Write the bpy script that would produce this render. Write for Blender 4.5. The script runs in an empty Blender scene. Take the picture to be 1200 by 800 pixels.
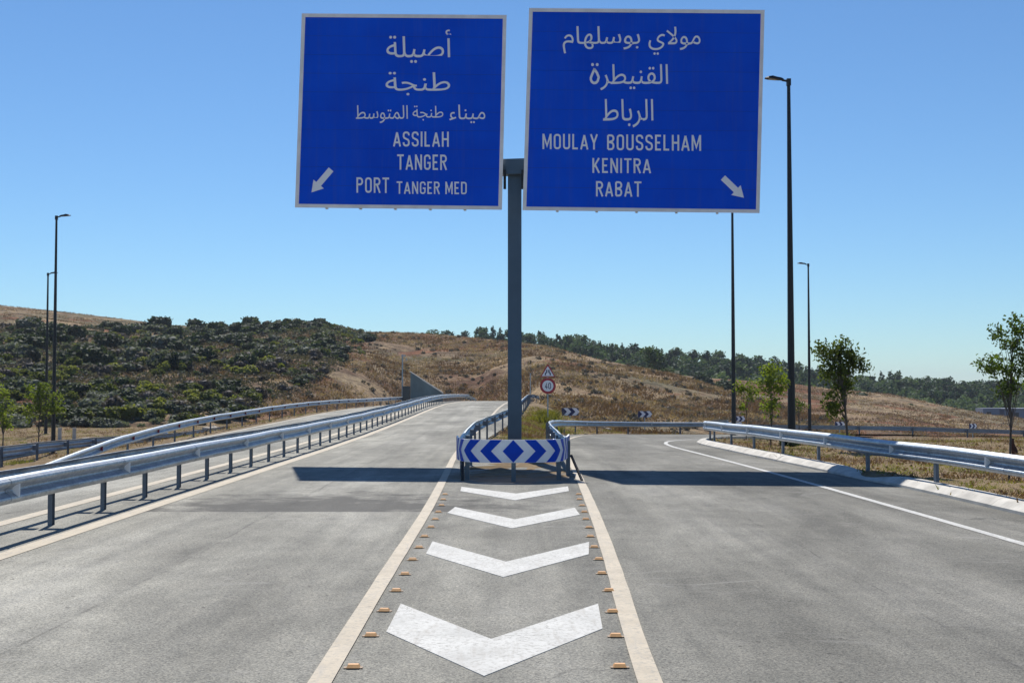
import bpy, bmesh, math, random
import numpy as np
from mathutils import Vector, Matrix, Quaternion
from mathutils.geometry import tessellate_polygon

random.seed(7)
RNG = np.random.default_rng(11)
SC = bpy.context.scene
COL = SC.collection
R = math.radians

# ------------------------------------------------------------------ camera, sky, sun, exposure
EYE = 1.75
FPX = 1430.0
cam_d = bpy.data.cameras.new("camera")
cam_d.sensor_width = 36.0
cam_d.lens = 36.0 * FPX / 1200.0
cam_d.clip_end = 6000.0
PITCH = math.atan(55.0 / FPX)
cam_o = bpy.data.objects.new("camera", cam_d)
cam_o.location = (0, 0, EYE)
cam_o.rotation_euler = (R(90) + PITCH, 0, 0)
COL.objects.link(cam_o)
SC.camera = cam_o

SUN_DIR = Vector((-0.135, 0.78, 1.0)).normalized()      # towards the sun
SUN_EL = math.asin(SUN_DIR.z)
SUN_AZ = math.atan2(SUN_DIR.x, SUN_DIR.y)
world = bpy.data.worlds.new("World")
SC.world = world
world.use_nodes = True
wn = world.node_tree
sky = wn.nodes.new("ShaderNodeTexSky")
sky.sky_type = 'NISHITA'
sky.sun_disc = False
sky.sun_elevation = SUN_EL
sky.sun_rotation = SUN_AZ
sky.altitude = 50
sky.air_density = 1.0
sky.dust_density = 0.0
sky.ozone_density = 3.0
bg = wn.nodes["Background"]
bg.inputs["Strength"].default_value = 0.080
tint = wn.nodes.new("ShaderNodeMix")                      # the clear deep blue of this sky, the same all over
tint.data_type = 'RGBA'
tint.blend_type = 'MULTIPLY'
tint.inputs[0].default_value = 1.0
tint.inputs[7].default_value = (0.635, 0.855, 1.05, 1)
wn.links.new(sky.outputs[0], tint.inputs[6])
wn.links.new(tint.outputs[2], bg.inputs["Color"])
sun_d = bpy.data.lights.new("sun", 'SUN')
sun_d.energy = 5.0
sun_d.angle = R(0.53)
sun_d.color = (1.0, 0.95, 0.87)
sun_o = bpy.data.objects.new("sun", sun_d)
sun_o.rotation_euler = SUN_DIR.to_track_quat('Z', 'Y').to_euler()
sun_o.location = (0, 0, 60)
COL.objects.link(sun_o)
SC.view_settings.view_transform = 'Standard'
SC.view_settings.look = 'None'
SC.view_settings.exposure = 0.35
SC.view_settings.gamma = 1.0
SC.view_settings.use_curve_mapping = False


# ------------------------------------------------------------------ helpers
def at(x, y, Y):
    """the point seen at photo pixel (x, y) that lies Y metres ahead of the eye"""
    u = (x - 600.0) / FPX
    v = (400.0 - y) / FPX
    cp, sp = math.cos(PITCH), math.sin(PITCH)
    dy = cp - v * sp
    dz = sp + v * cp
    return Vector((u / dy * Y, Y, EYE + dz / dy * Y))


def tag(o, label=None, cat=None, group=None, kind=None):
    if label: o["label"] = label
    if cat: o["category"] = cat
    if group: o["group"] = group
    if kind: o["kind"] = kind
    return o


def empty(name, loc, rz=0.0):
    o = bpy.data.objects.new(name, None)
    o.empty_display_size = 0.2
    o.location = loc
    o.rotation_euler = (0, 0, rz)
    COL.objects.link(o)
    return o


def link(name, mesh, parent=None, loc=None, rot=None, scale=None):
    o = bpy.data.objects.new(name, mesh)
    if loc is not None: o.location = loc
    if rot is not None: o.rotation_euler = rot
    if scale is not None: o.scale = scale
    COL.objects.link(o)
    if parent is not None: o.parent = parent
    return o


class MB:
    def __init__(self):
        self.v, self.f, self.m, self.s = [], [], [], []

    def add(self, vs, fs, mi=0, smooth=False):
        b = len(self.v)
        self.v += [tuple(p) for p in vs]
        for f in fs:
            self.f.append(tuple(b + i for i in f))
            self.m.append(mi)
            self.s.append(smooth)
        return self

    def box(self, c, size, rz=0.0, mi=0, taper=1.0, tilt=None):
        sx, sy, sz = size[0] / 2, size[1] / 2, size[2] / 2
        vs = []
        for z in (-1, 1):
            k = taper if z > 0 else 1.0
            for x, y in ((-1, -1), (1, -1), (1, 1), (-1, 1)):
                p = Vector((x * sx * k, y * sy * k, z * sz))
                if tilt is not None: p = tilt @ p
                p = Matrix.Rotation(rz, 3, 'Z') @ p
                vs.append(p + Vector(c))
        fs = [(3, 2, 1, 0), (4, 5, 6, 7), (0, 1, 5, 4), (1, 2, 6, 5), (2, 3, 7, 6), (3, 0, 4, 7)]
        return self.add(vs, fs, mi)

    def tube(self, pts, rad, n=8, mi=0, cap=True, smooth=True):
        pts = [Vector(p) for p in pts]
        rs = rad if isinstance(rad, (list, tuple)) else [rad] * len(pts)
        vs = []
        for i, p in enumerate(pts):
            d = (pts[min(i + 1, len(pts) - 1)] - pts[max(i - 1, 0)]).normalized()
            a = Vector((0, 0, 1)) if abs(d.z) < 0.9 else Vector((1, 0, 0))
            e1 = d.cross(a).normalized()
            e2 = d.cross(e1).normalized()
            for k in range(n):
                t = 2 * math.pi * k / n
                vs.append(p + (e1 * math.cos(t) + e2 * math.sin(t)) * rs[i])
        fs = []
        for i in range(len(pts) - 1):
            for k in range(n):
                k2 = (k + 1) % n
                fs.append((i * n + k, (i + 1) * n + k, (i + 1) * n + k2, i * n + k2))
        self.add(vs, fs, mi, smooth)
        if cap:
            self.add(vs[:n], [tuple(range(n))], mi)
            self.add(vs[-n:], [tuple(reversed(range(n)))], mi)
        return self

    def mesh(self, name, mats):
        me = bpy.data.meshes.new(name)
        me.from_pydata(self.v, [], self.f)
        for m in (mats if isinstance(mats, (list, tuple)) else [mats]):
            me.materials.append(m)
        me.polygons.foreach_set("material_index", self.m)
        me.polygons.foreach_set("use_smooth", self.s)
        me.update()
        return me

    def build(self, name, mats, parent=None, loc=None, rot=None):
        return link(name, self.mesh(name, mats), parent, loc, rot)


def np_mesh(name, verts, faces, mat, smooth=False):
    """verts (n,3), faces (m,k) with one k"""
    me = bpy.data.meshes.new(name)
    n, (m, k) = len(verts), faces.shape
    me.vertices.add(n)
    me.vertices.foreach_set("co", np.asarray(verts, dtype=np.float32).ravel())
    me.loops.add(m * k)
    me.loops.foreach_set("vertex_index", faces.astype(np.int32).ravel())
    me.polygons.add(m)
    me.polygons.foreach_set("loop_start", np.arange(0, m * k, k, dtype=np.int32))
    me.polygons.foreach_set("loop_total", np.full(m, k, dtype=np.int32))
    if smooth: me.polygons.foreach_set("use_smooth", np.ones(m, dtype=bool))
    me.materials.append(mat)
    me.update(calc_edges=True)
    return me


def interp(tab, y):
    return float(np.interp(y, [a for a, _ in tab], [b for _, b in tab]))


def sstep(t):
    t = min(1.0, max(0.0, t))
    return t * t * (3 - 2 * t)


def catmull(pts, ds):
    """smooth a polyline of (x, y) and resample it every ds metres"""
    P = [Vector((p[0], p[1])) for p in pts]
    P = [P[0] * 2 - P[1]] + P + [P[-1] * 2 - P[-2]]
    out = []
    for i in range(1, len(P) - 2):
        for k in range(24):
            t = k / 24
            a, b, c, d = P[i - 1], P[i], P[i + 1], P[i + 2]
            out.append(0.5 * ((2 * b) + (c - a) * t + (2 * a - 5 * b + 4 * c - d) * t * t + (3 * b - a - 3 * c + d) * t ** 3))
    out.append(P[-2])
    cum = [0.0]
    for a, b in zip(out, out[1:]): cum.append(cum[-1] + (b - a).length)
    n = max(2, int(round(cum[-1] / ds)) + 1)
    s = np.linspace(0, cum[-1], n)
    xs = np.interp(s, cum, [p.x for p in out])
    ys = np.interp(s, cum, [p.y for p in out])
    return [Vector((float(x), float(y))) for x, y in zip(xs, ys)], [float(q) for q in s]


# ------------------------------------------------------------------ materials
class NT:
    """small node-tree writer"""
    def __init__(self, name):
        self.mat = bpy.data.materials.new(name)
        self.mat.use_nodes = True
        self.t = self.mat.node_tree
        self.bsdf = self.t.nodes["Principled BSDF"]
        self.out = self.t.nodes["Material Output"]

    def n(self, typ, **kw):
        nd = self.t.nodes.new(typ)
        for k, v in kw.items():
            if k in nd.inputs: nd.inputs[k].default_value = v
            else: setattr(nd, k, v)
        return nd

    def l(self, a, b):
        self.t.links.new(a, b)

    def coord(self, kind="Object", scale=None):
        tc = self.n("ShaderNodeTexCoord")
        if scale is None: return tc.outputs[kind]
        mp = self.n("ShaderNodeMapping")
        mp.inputs["Scale"].default_value = scale
        self.l(tc.outputs[kind], mp.inputs[0])
        return mp.outputs[0]

    def noise(self, vec, scale, detail=4, rough=0.55, dist=0.0):
        nd = self.n("ShaderNodeTexNoise")
        nd.inputs["Scale"].default_value = scale
        nd.inputs["Detail"].default_value = detail
        nd.inputs["Roughness"].default_value = rough
        nd.inputs["Distortion"].default_value = dist
        self.l(vec, nd.inputs["Vector"])
        return nd.outputs["Fac"]

    def ramp(self, fac, stops):
        nd = self.n("ShaderNodeValToRGB")
        el = nd.color_ramp.elements
        while len(el) > 1: el.remove(el[-1])
        el[0].position = stops[0][0]
        c = stops[0][1]
        el[0].color = (*c, 1) if isinstance(c, tuple) else (c, c, c, 1)
        for p, c in stops[1:]:
            e = el.new(p)
            e.color = (*c, 1) if isinstance(c, tuple) else (c, c, c, 1)
        self.l(fac, nd.inputs[0])
        return nd.outputs[0]

    def mix(self, fac, a, b, mode='MIX'):
        nd = self.n("ShaderNodeMix", data_type='RGBA', blend_type=mode)
        for k, val in ((0, fac), (6, a), (7, b)):
            sock = nd.inputs[k]
            if isinstance(val, bpy.types.NodeSocket): self.l(val, sock)
            elif isinstance(val, tuple): sock.default_value = (*val, 1)
            else: sock.default_value = val if k == 0 else (val, val, val, 1)
        return nd.outputs[2]

    def math(self, op, a, b=None, c=None, clamp=False):
        nd = self.n("ShaderNodeMath", operation=op, use_clamp=clamp)
        for i, v in enumerate((a, b, c)):
            if v is None: continue
            if isinstance(v, bpy.types.NodeSocket): self.l(v, nd.inputs[i])
            else: nd.inputs[i].default_value = v
        return nd.outputs[0]

    def bump(self, h, strength, dist):
        b = self.n("ShaderNodeBump")
        b.inputs["Strength"].default_value = strength
        b.inputs["Distance"].default_value = dist
        self.l(h, b.inputs["Height"])
        self.l(b.outputs[0], self.bsdf.inputs["Normal"])

    def base(self, c, rough=0.8, metal=0.0, spec=None):
        if isinstance(c, tuple): self.bsdf.inputs["Base Color"].default_value = (*c, 1)
        else: self.l(c, self.bsdf.inputs["Base Color"])
        if isinstance(rough, bpy.types.NodeSocket): self.l(rough, self.bsdf.inputs["Roughness"])
        else: self.bsdf.inputs["Roughness"].default_value = rough
        self.bsdf.inputs["Metallic"].default_value = metal
        if spec is not None: self.bsdf.inputs["Specular IOR Level"].default_value = spec
        return self.mat


def simple(name, col, rough=0.6, metal=0.0, var=0.15, scale=6.0, bump=0.0, spec=None):
    t = NT(name)
    v = t.coord()
    f = t.noise(v, scale, 5, 0.6)
    lo = tuple(c * (1 - var) for c in col)
    hi = tuple(min(1, c * (1 + var)) for c in col)
    c = t.ramp(f, [(0.3, lo), (0.7, hi)])
    if bump: t.bump(t.noise(v, scale * 8, 4), 0.4, bump)
    return t.base(c, rough, metal, spec)


def mat_asphalt():
    t = NT("asphalt")
    v = t.coord()
    vs = t.coord(scale=(1.0, 0.28, 1.0))
    big = t.noise(vs, 0.55, 5, 0.6, 0.3)
    mid = t.noise(t.coord(scale=(1, .6, 1)), 2.2, 8, 0.72)
    base = t.ramp(big, [(0.30, (0.152, 0.150, 0.139)), (0.5, (0.224, 0.221, 0.203)), (0.68, (0.315, 0.310, 0.286))])
    sep = t.n("ShaderNodeSeparateXYZ")
    t.l(v, sep.inputs[0])
    base = t.mix(1.0, base, t.ramp(t.math('ADD', t.math('MULTIPLY', sep.outputs[0], .06), .55), [(0.3, (1.24, 1.24, 1.23)), (0.8, (0.80, 0.80, 0.80))]), 'MULTIPLY')
    base = t.mix(0.55, base, t.ramp(mid, [(0.32, (0.68, 0.68, 0.68)), (0.5, (0.99, 0.99, 0.98)), (0.68, (1.22, 1.2, 1.17))]), 'MULTIPLY')
    # aggregate: dark pits and pale chips
    vo = t.n("ShaderNodeTexVoronoi", Scale=95.0)
    t.l(v, vo.inputs["Vector"])
    chips = t.ramp(vo.outputs["Color"], [(0.12, (0.50, 0.50, 0.51)), (0.45, (1.0, 1.0, 0.99)), (0.9, (1.48, 1.45, 1.38))])
    base = t.mix(0.75, base, chips, 'MULTIPLY')
    fine = t.noise(v, 38.0, 3, 0.7)
    base = t.mix(0.8, base, t.ramp(fine, [(0.34, (0.66, 0.66, 0.67)), (0.55, (1.0, 1.0, 1.0)), (0.75, (1.18, 1.17, 1.15))]), 'MULTIPLY')
    sep = t.n("ShaderNodeSeparateXYZ")
    t.l(v, sep.inputs[0])
    X, Y = sep.outputs[0], sep.outputs[1]
    # polished wheel tracks and tyre scuffs that run along the lanes
    wv = t.coord(scale=(2.4, 0.05, 1.0))
    tr = t.noise(wv, 1.2, 4, 0.6, 0.6)
    base = t.mix(0.5, base, t.ramp(tr, [(0.35, (0.74, 0.74, 0.75)), (0.6, (1.10, 1.09, 1.07))]), 'MULTIPLY')
    # pale dusty swirl scratches
    sv = t.coord(scale=(0.35, 1.1, 1.0))
    sw = t.noise(sv, 0.9, 3, 0.5, 2.2)
    sw = t.math('ABSOLUTE', t.math('SUBTRACT', sw, 0.5))
    sw = t.ramp(sw, [(0.0, 1.0), (0.022, 0.0)])
    sw2 = t.ramp(t.noise(v, 0.5, 2), [(0.5, 0.0), (0.66, 1.0)])
    sw = t.math('MULTIPLY', t.math('MULTIPLY', sw, sw2), 0.4)
    base = t.mix(sw, base, (0.36, 0.35, 0.33))
    # dark oil and water stain across the left lane near the gore
    edge = t.math('MULTIPLY', t.math('SUBTRACT', t.noise(v, 1.4, 5, 0.7), 0.5), 2.6)
    dy = t.math('DIVIDE', t.math('SUBTRACT', Y, 18.0), 2.9)
    dx = t.math('DIVIDE', t.math('ADD', X, 2.6), 3.3)
    d = t.math('SQRT', t.math('ADD', t.math('MULTIPLY', dx, dx), t.math('MULTIPLY', dy, dy)))
    d = t.math('ADD', d, edge)
    seam = t.ramp(t.math('ADD', t.math('SUBTRACT', Y, 16.9), t.math('MULTIPLY', edge, .05)), [(0.50, 0.0), (0.56, 1.0)])
    st = t.math('MULTIPLY', t.math('MULTIPLY', t.ramp(d, [(0.45, 1.0), (1.0, 0.0)]), seam), 0.8)
    base = t.mix(st, base, (0.085, 0.083, 0.080))
    # brown soil washed onto the asphalt round the barrier posts
    dy = t.math('DIVIDE', t.math('SUBTRACT', Y, 24.4), 2.1)
    dx = t.math('DIVIDE', X, 1.5)
    d = t.math('SQRT', t.math('ADD', t.math('MULTIPLY', dx, dx), t.math('MULTIPLY', dy, dy)))
    d = t.math('ADD', d, t.math('MULTIPLY', edge, 0.5))
    st = t.math('MULTIPLY', t.ramp(d, [(0.6, 1.0), (1.2, 0.0)]), 0.8)
    base = t.mix(st, base, (0.16, 0.12, 0.085))
    # two paving joints along the lanes and faint dark drip trails between the wheel tracks
    wob = t.math('MULTIPLY', t.math('SUBTRACT', t.noise(v, .35, 3), .5), .25)
    for jx, wd, amt in ((-3.35, .022, .55), (3.2, .02, .5), (-3.3, .55, .13), (3.1, .6, .13)):
        dj = t.math('ABSOLUTE', t.math('SUBTRACT', t.math('ADD', X, wob), jx))
        lj = t.math('MULTIPLY', t.ramp(dj, [(0.0, 1.0), (wd, 0.0)]), t.ramp(t.noise(v, 2.0, 4), [(.38, 0.0), (.6, amt)]))
        base = t.mix(lj, base, (0.07, 0.068, 0.065))
    # scattered grit and dark spots
    gv = t.n("ShaderNodeTexVoronoi", Scale=3.2)
    t.l(v, gv.inputs["Vector"])
    base = t.mix(t.ramp(gv.outputs["Distance"], [(0.045, .85), (0.06, 0.0)]), base, (0.06, 0.058, 0.055))
    # thin cracks
    cv = t.n("ShaderNodeTexVoronoi", feature='DISTANCE_TO_EDGE', Scale=0.22)
    ds = t.n("ShaderNodeVectorMath", operation='ADD')
    nz = t.n("ShaderNodeTexNoise", Scale=1.3, Detail=5.0)
    t.l(v, nz.inputs["Vector"]); t.l(v, ds.inputs[0]); t.l(nz.outputs["Color"], ds.inputs[1])
    t.l(ds.outputs[0], cv.inputs["Vector"])
    cr = t.ramp(cv.outputs["Distance"], [(0.0, 1.0), (0.0028, 0.0)])
    cm = t.ramp(t.noise(v, 0.21, 2), [(0.56, 0.0), (0.62, 0.8)])
    base = t.mix(t.math('MULTIPLY', cr, cm), base, (0.05, 0.05, 0.05))
    h = t.math('ADD', t.math('MULTIPLY', vo.outputs["Distance"], 0.6), t.math('MULTIPLY', fine, 0.5))
    t.bump(h, 0.8, 0.008)
    return t.base(base, 0.92, spec=0.12)


def mat_paint(name, col, dirt=0.35, chip=0.66):
    t = NT(name)
    v = t.coord()
    f = t.noise(v, 2.2, 6, 0.65)
    c = t.ramp(f, [(0.3, tuple(k * 0.80 for k in col)), (0.6, col)])
    f2 = t.noise(v, 26, 5, 0.75)
    c = t.mix(t.ramp(f2, [(chip - 0.1, 0.0), (chip, dirt)]), c, (0.25, 0.24, 0.22))
    worn = t.math('MULTIPLY', t.ramp(t.noise(v, 1.1, 3), [(0.40, 0.15), (0.62, 1.0)]), t.ramp(t.noise(v, 13, 8, 0.8), [(0.50, 0.0), (0.62, 0.55)]))
    c = t.mix(worn, c, (0.23, 0.225, 0.21))
    # thin cracks carried up from the asphalt below
    cv = t.n("ShaderNodeTexVoronoi", feature='DISTANCE_TO_EDGE', Scale=0.9)
    ds = t.n("ShaderNodeVectorMath", operation='ADD')
    nz = t.n("ShaderNodeTexNoise", Scale=2.5, Detail=5.0)
    t.l(v, nz.inputs["Vector"]); t.l(v, ds.inputs[0]); t.l(nz.outputs["Color"], ds.inputs[1])
    t.l(ds.outputs[0], cv.inputs["Vector"])
    c = t.mix(t.math('MULTIPLY', t.ramp(cv.outputs["Distance"], [(0.0, 0.8), (0.006, 0.0)]), t.ramp(t.noise(v, .7, 2), [(.5, 0.0), (.6, 1.0)])), c, (0.14, 0.13, 0.12))
    wv = t.coord(scale=(3.0, 0.5, 1))
    c = t.mix(t.ramp(t.noise(wv, 3.0, 4, 0.7, 1.0), [(0.52, 0.0), (0.72, 0.6)]), c, (0.33, 0.31, 0.28))
    t.bump(f2, 0.4, 0.003)
    return t.base(c, 0.75, spec=0.25)


def mat_soil(name, cols, s1=0.25, s2=3.0, bump=0.05):
    t = NT(name)
    v = t.coord()
    a = t.noise(v, s1, 6, 0.62, 0.4)
    c = t.ramp(a, [(0.25 + 0.5 * i / (len(cols) - 1), k) for i, k in enumerate(cols)])
    b = t.noise(v, s2, 8, 0.75)
    c = t.mix(0.8, c, t.ramp(b, [(0.3, (0.45, 0.43, 0.42)), (0.5, (0.95, 0.95, 0.95)), (0.72, (1.5, 1.45, 1.35))]), 'MULTIPLY')
    t.bump(b, 0.8, bump)
    return t.base(c, 0.95, spec=0.1)


def mat_leaf(name, lo, hi, transl=0.3, scale=0.8, rnd=0.5, clump=0):
    t = NT(name)
    v = t.coord("Object")
    f = t.noise(v, scale, 3, 0.6)
    oi = t.n("ShaderNodeObjectInfo")
    f = t.math('ADD', t.math('MULTIPLY', f, 1.0), t.math('MULTIPLY', t.math('SUBTRACT', oi.outputs["Random"], 0.5), rnd))
    c = t.ramp(f, [(0.25, lo), (0.75, hi)])
    if clump: c = t.mix(0.9, c, t.ramp(t.noise(v, clump, 6, 0.75), [(0.34, (0.28, 0.24, 0.24)), (0.46, (0.75, 0.72, 0.7)), (0.56, (1.05, 1.02, 1.0)), (0.68, (1.7, 1.65, 1.6))]), 'MULTIPLY')
    t.base(c, 0.75, spec=0.25)
    tr = t.n("ShaderNodeBsdfTranslucent")
    t.l(t.mix(1.0, c, (1.35, 1.4, 0.7), 'MULTIPLY'), tr.inputs["Color"])
    ms = t.n("ShaderNodeMixShader")
    ms.inputs[0].default_value = transl
    t.l(t.bsdf.outputs[0], ms.inputs[1])
    t.l(tr.outputs[0], ms.inputs[2])
    t.l(ms.outputs[0], t.out.inputs["Surface"])
    return t.mat


def mat_galv():
    t = NT("galvanised_steel")
    v = t.coord()
    vo = t.n("ShaderNodeTexVoronoi", Scale=28.0)
    t.l(v, vo.inputs["Vector"])
    c = t.ramp(vo.outputs["Color"], [(0.2, (0.33, 0.37, 0.42)), (0.8, (0.46, 0.50, 0.54))])
    g = t.noise(t.coord(scale=(1, 1, 5)), 2.2, 6, 0.7)
    c = t.mix(0.7, c, t.ramp(g, [(0.32, (0.66, 0.64, 0.60)), (0.6, (1, 1, 1))]), 'MULTIPLY')
    t.base(c, t.ramp(g, [(0.3, 0.52), (0.7, 0.40)]), 0.78)
    t.bump(t.noise(v, 90, 3), 0.15, 0.001)
    return t.mat


def mat_hill():
    t = NT("hill_ground")
    v = t.coord()
    a = t.noise(t.coord(scale=(1, 1, 1.6)), 0.030, 6, 0.62, 0.8)
    c = t.ramp(a, [(0.30, (0.15, 0.085, 0.058)), (0.42, (0.21, 0.145, 0.10)), (0.50, (0.34, 0.27, 0.18)),
                   (0.58, (0.20, 0.14, 0.10)), (0.66, (0.16, 0.15, 0.10)), (0.76, (0.29, 0.22, 0.15))])
    gb = t.ramp(t.noise(t.coord(scale=(1, 1, 2.2)), 0.018, 3, 0.5), [(0.50, 0.0), (0.60, 0.75)])
    c = t.mix(gb, c, (0.125, 0.125, 0.085))
    pt = t.noise(t.coord(scale=(1, 1, 2.5)), 0.06, 4, 0.6, 1.0)
    c = t.mix(t.ramp(pt, [(0.55, 0.0), (0.60, 0.9)]), c, (0.33, 0.245, 0.16))
    c = t.mix(t.ramp(pt, [(0.40, 0.8), (0.46, 0.0)]), c, (0.22, 0.10, 0.06))
    b = t.noise(v, 0.35, 8, 0.72)
    c = t.mix(0.85, c, t.ramp(b, [(0.32, (0.42, 0.38, 0.36)), (0.5, (0.95, 0.93, 0.9)), (0.68, (1.6, 1.55, 1.4))]), 'MULTIPLY')
    d = t.noise(v, 1.9, 6, 0.75)
    c = t.mix(0.8, c, t.ramp(d, [(0.34, (0.45, 0.42, 0.4)), (0.52, (1, 1, 1)), (0.7, (1.6, 1.5, 1.35))]), 'MULTIPLY')
    t.bump(t.math('ADD', b, t.math('MULTIPLY', d, 0.4)), 1.0, 0.9)
    return t.base(c, 0.97, spec=0.05)


M = {}
M["asphalt"] = mat_asphalt()
M["white_paint"] = mat_paint("white_road_paint", (0.52, 0.52, 0.50), 0.6, 0.62)
M["cream_paint"] = mat_paint("cream_road_paint", (0.475, 0.415, 0.325), 0.5, 0.63)
M["verge"] = mat_soil("verge_soil", [(0.085, 0.075, 0.03), (0.155, 0.11, 0.062), (0.21, 0.155, 0.095), (0.12, 0.085, 0.05)], 0.30, 4.0, 0.05)
M["far_ground"] = mat_soil("far_ground", [(0.10, 0.09, 0.05), (0.17, 0.13, 0.08), (0.22, 0.17, 0.10)], 0.02, 0.6, 0.3)
M["hill"] = mat_hill()
M["galv"] = mat_galv()
M["post_steel"] = simple("dark_post_steel", (0.15, 0.18, 0.22), 0.6, 0.3, 0.25, 3.0)  # posts and spacers: a darker tone than the rail steel
M["pole_blue"] = simple("blue_grey_painted_steel", (0.075, 0.115, 0.16), 0.45, 0.35, 0.12, 1.5)
M["navy"] = simple("navy_sheeting", (0.012, 0.02, 0.10), 0.5, 0.0, 0.1, 3.0)
M["black"] = simple("black_painted_steel", (0.012, 0.013, 0.016), 0.45, 0.2, 0.2, 2.0)
M["lamp_glass"] = simple("lamp_glass", (0.25, 0.24, 0.2), 0.15, 0.0, 0.1, 3.0)
M["sign_blue"] = simple("sign_blue", (0.0, 0.072, 0.68), 0.6, 0.0, 0.12, 0.35, spec=0.06)
def mat_sheeting():
    t = NT("blue_sheeting")
    v = t.coord()
    c = t.ramp(t.noise(v, .35, 4, .6), [(.3, (0.0, 0.068, 0.64)), (.7, (0.0, 0.105, 0.82))])
    st_ = t.noise(t.coord(scale=(7.0, 7.0, .35)), 1.0, 5, .7)
    c = t.mix(t.ramp(st_, [(.5, 0.0), (.75, .14)]), c, (0.12, 0.16, 0.34))
    t.bump(t.noise(v, .9, 2), .25, .02)
    return t.base(c, .5, spec=.10)


M["sign_blue"] = mat_sheeting()
M["sign_white"] = simple("sign_white", (0.92, 0.90, 0.92), 0.5, 0.0, 0.06, 1.5, spec=0.3)
M["frame"] = simple("aluminium_frame", (0.90, 0.83, 0.80), 0.6, 0.0, 0.12, 2.0)
M["alu_back"] = simple("aluminium_back", (0.5, 0.5, 0.5), 0.5, 0.6, 0.1, 2.0)
M["board_blue"] = simple("barrier_blue", (0.0, 0.055, 0.50), 0.5, 0.0, 0.1, 3.0, spec=0.15)
M["board_white"] = simple("barrier_white", (0.86, 0.85, 0.88), 0.45, 0.0, 0.10, 3.0, spec=0.4)
M["navy"] = simple("navy_sheeting", (0.012, 0.02, 0.10), 0.5, 0.0, 0.1, 3.0)
M["sign_red"] = simple("sign_red", (0.42, 0.02, 0.035), 0.45, 0.0, 0.1, 3.0)
M["concrete"] = simple("kerb_concrete", (0.50, 0.48, 0.44), 0.9, 0.0, 0.22, 2.5, 0.004, spec=0.1)
M["wall_concrete"] = simple("dark_concrete", (0.13, 0.17, 0.18), 0.9, 0.0, 0.25, 0.5, 0.01)
M["house"] = simple("pale_blue_grey_render", (0.22, 0.24, 0.30), 0.9, 0.0, 0.12, 0.3)
M["window_dark"] = simple("dark_window", (0.02, 0.025, 0.04), 0.2, 0.0, 0.1, 2.0)
M["stud_orange"] = simple("amber_stud", (0.62, 0.32, 0.11), 0.45, 0.0, 0.15, 20.0)
M["stud_brown"] = simple("stud_base", (0.24, 0.17, 0.11), 0.7, 0.0, 0.2, 20.0)
M["reflector"] = simple("white_reflector", (0.92, 0.92, 0.92), 0.35, 0.0, 0.05, 5.0)
M["reflector_red"] = simple("red_reflector", (0.20, 0.01, 0.03), 0.35, 0.0, 0.05, 5.0)
M["bark"] = simple("bark", (0.10, 0.085, 0.07), 0.9, 0.0, 0.3, 8.0, 0.01)
M["rust"] = simple("rusty_brown", (0.06, 0.022, 0.012), 0.9, 0.0, 0.3, 8.0)
M["stone"] = simple("pale_stone", (0.34, 0.30, 0.25), 0.9, 0.0, 0.25, 3.0, 0.02)
M["straw"] = mat_leaf("dry_straw", (0.23, 0.15, 0.075), (0.50, 0.38, 0.22), 0.25, 0.5, 0.0)
M["hill_straw"] = mat_leaf("hill_straw", (0.18, 0.105, 0.068), (0.45, 0.35, 0.23), 0.2, 0.045, 0.0, 0.5)
M["green_grass"] = mat_leaf("green_grass", (0.09, 0.10, 0.02), (0.26, 0.24, 0.05), 0.35, 0.7, 0.0)
M["brown_grass"] = mat_leaf("brown_weeds", (0.09, 0.05, 0.03), (0.25, 0.15, 0.09), 0.2, 0.6, 0.0)
LEAF = [mat_leaf("scrub_dark_green", (0.020, 0.032, 0.020), (0.058, 0.078, 0.036), 0.25),
        mat_leaf("scrub_olive", (0.07, 0.085, 0.022), (0.19, 0.20, 0.055), 0.4),
        mat_leaf("scrub_grey_green", (0.06, 0.072, 0.062), (0.14, 0.155, 0.12), 0.3),
        mat_leaf("scrub_dusky_purple", (0.065, 0.055, 0.058), (0.15, 0.128, 0.12), 0.25)]
M["low_brush"] = mat_leaf("low_brush", (0.055, 0.048, 0.040), (0.135, 0.12, 0.08), 0.2, 0.12, 0.0)
M["pine"] = mat_leaf("forest_green", (0.028, 0.052, 0.032), (0.085, 0.125, 0.062), 0.3, 0.35, 0.7)
M["sap_dark"] = mat_leaf("sapling_dark_leaf", (0.024, 0.040, 0.010), (0.10, 0.15, 0.025), 0.4, 1.6, 0.2)
M["sap_mid"] = mat_leaf("sapling_mid_leaf", (0.035, 0.055, 0.012), (0.15, 0.19, 0.035), 0.4, 1.6, 0.2)
M["sap_light"] = mat_leaf("sapling_light_leaf", (0.07, 0.10, 0.015), (0.22, 0.27, 0.045), 0.45, 1.6, 0.2)


# ------------------------------------------------------------------ ground heights
def zl(Y):
    return interp([(0, 0), (35, 0), (45, .03), (55, .11), (65, .21), (75, .33), (85, .43), (98, .49), (110, .47),
                   (125, .41), (140, .32), (155, .12), (170, -.25), (190, -1.0), (230, -2.5)], Y)


def zr(Y):
    return -0.00035 * max(0.0, Y - 20) ** 2 if Y < 150 else -5.9 - 0.8 * sstep((Y - 150) / 100)


ISL_L = [(0, -1.2), (24, -1.2), (30, -1.15), (37, -1.1), (45, -.72), (53, -.25), (68, .38), (85, .9), (104, 1.42), (140, 2.0), (200, 3.5)]   # right edge of the left road
ISL_R = [(0, .9), (15, 1.0), (26, 1.16), (33, 1.16), (42, 1.33), (51, 1.7), (60.5, 2.45), (68.2, 4.1), (74.3, 7.6), (80, 8.2), (100, 8.8), (140, 11)]


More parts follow.
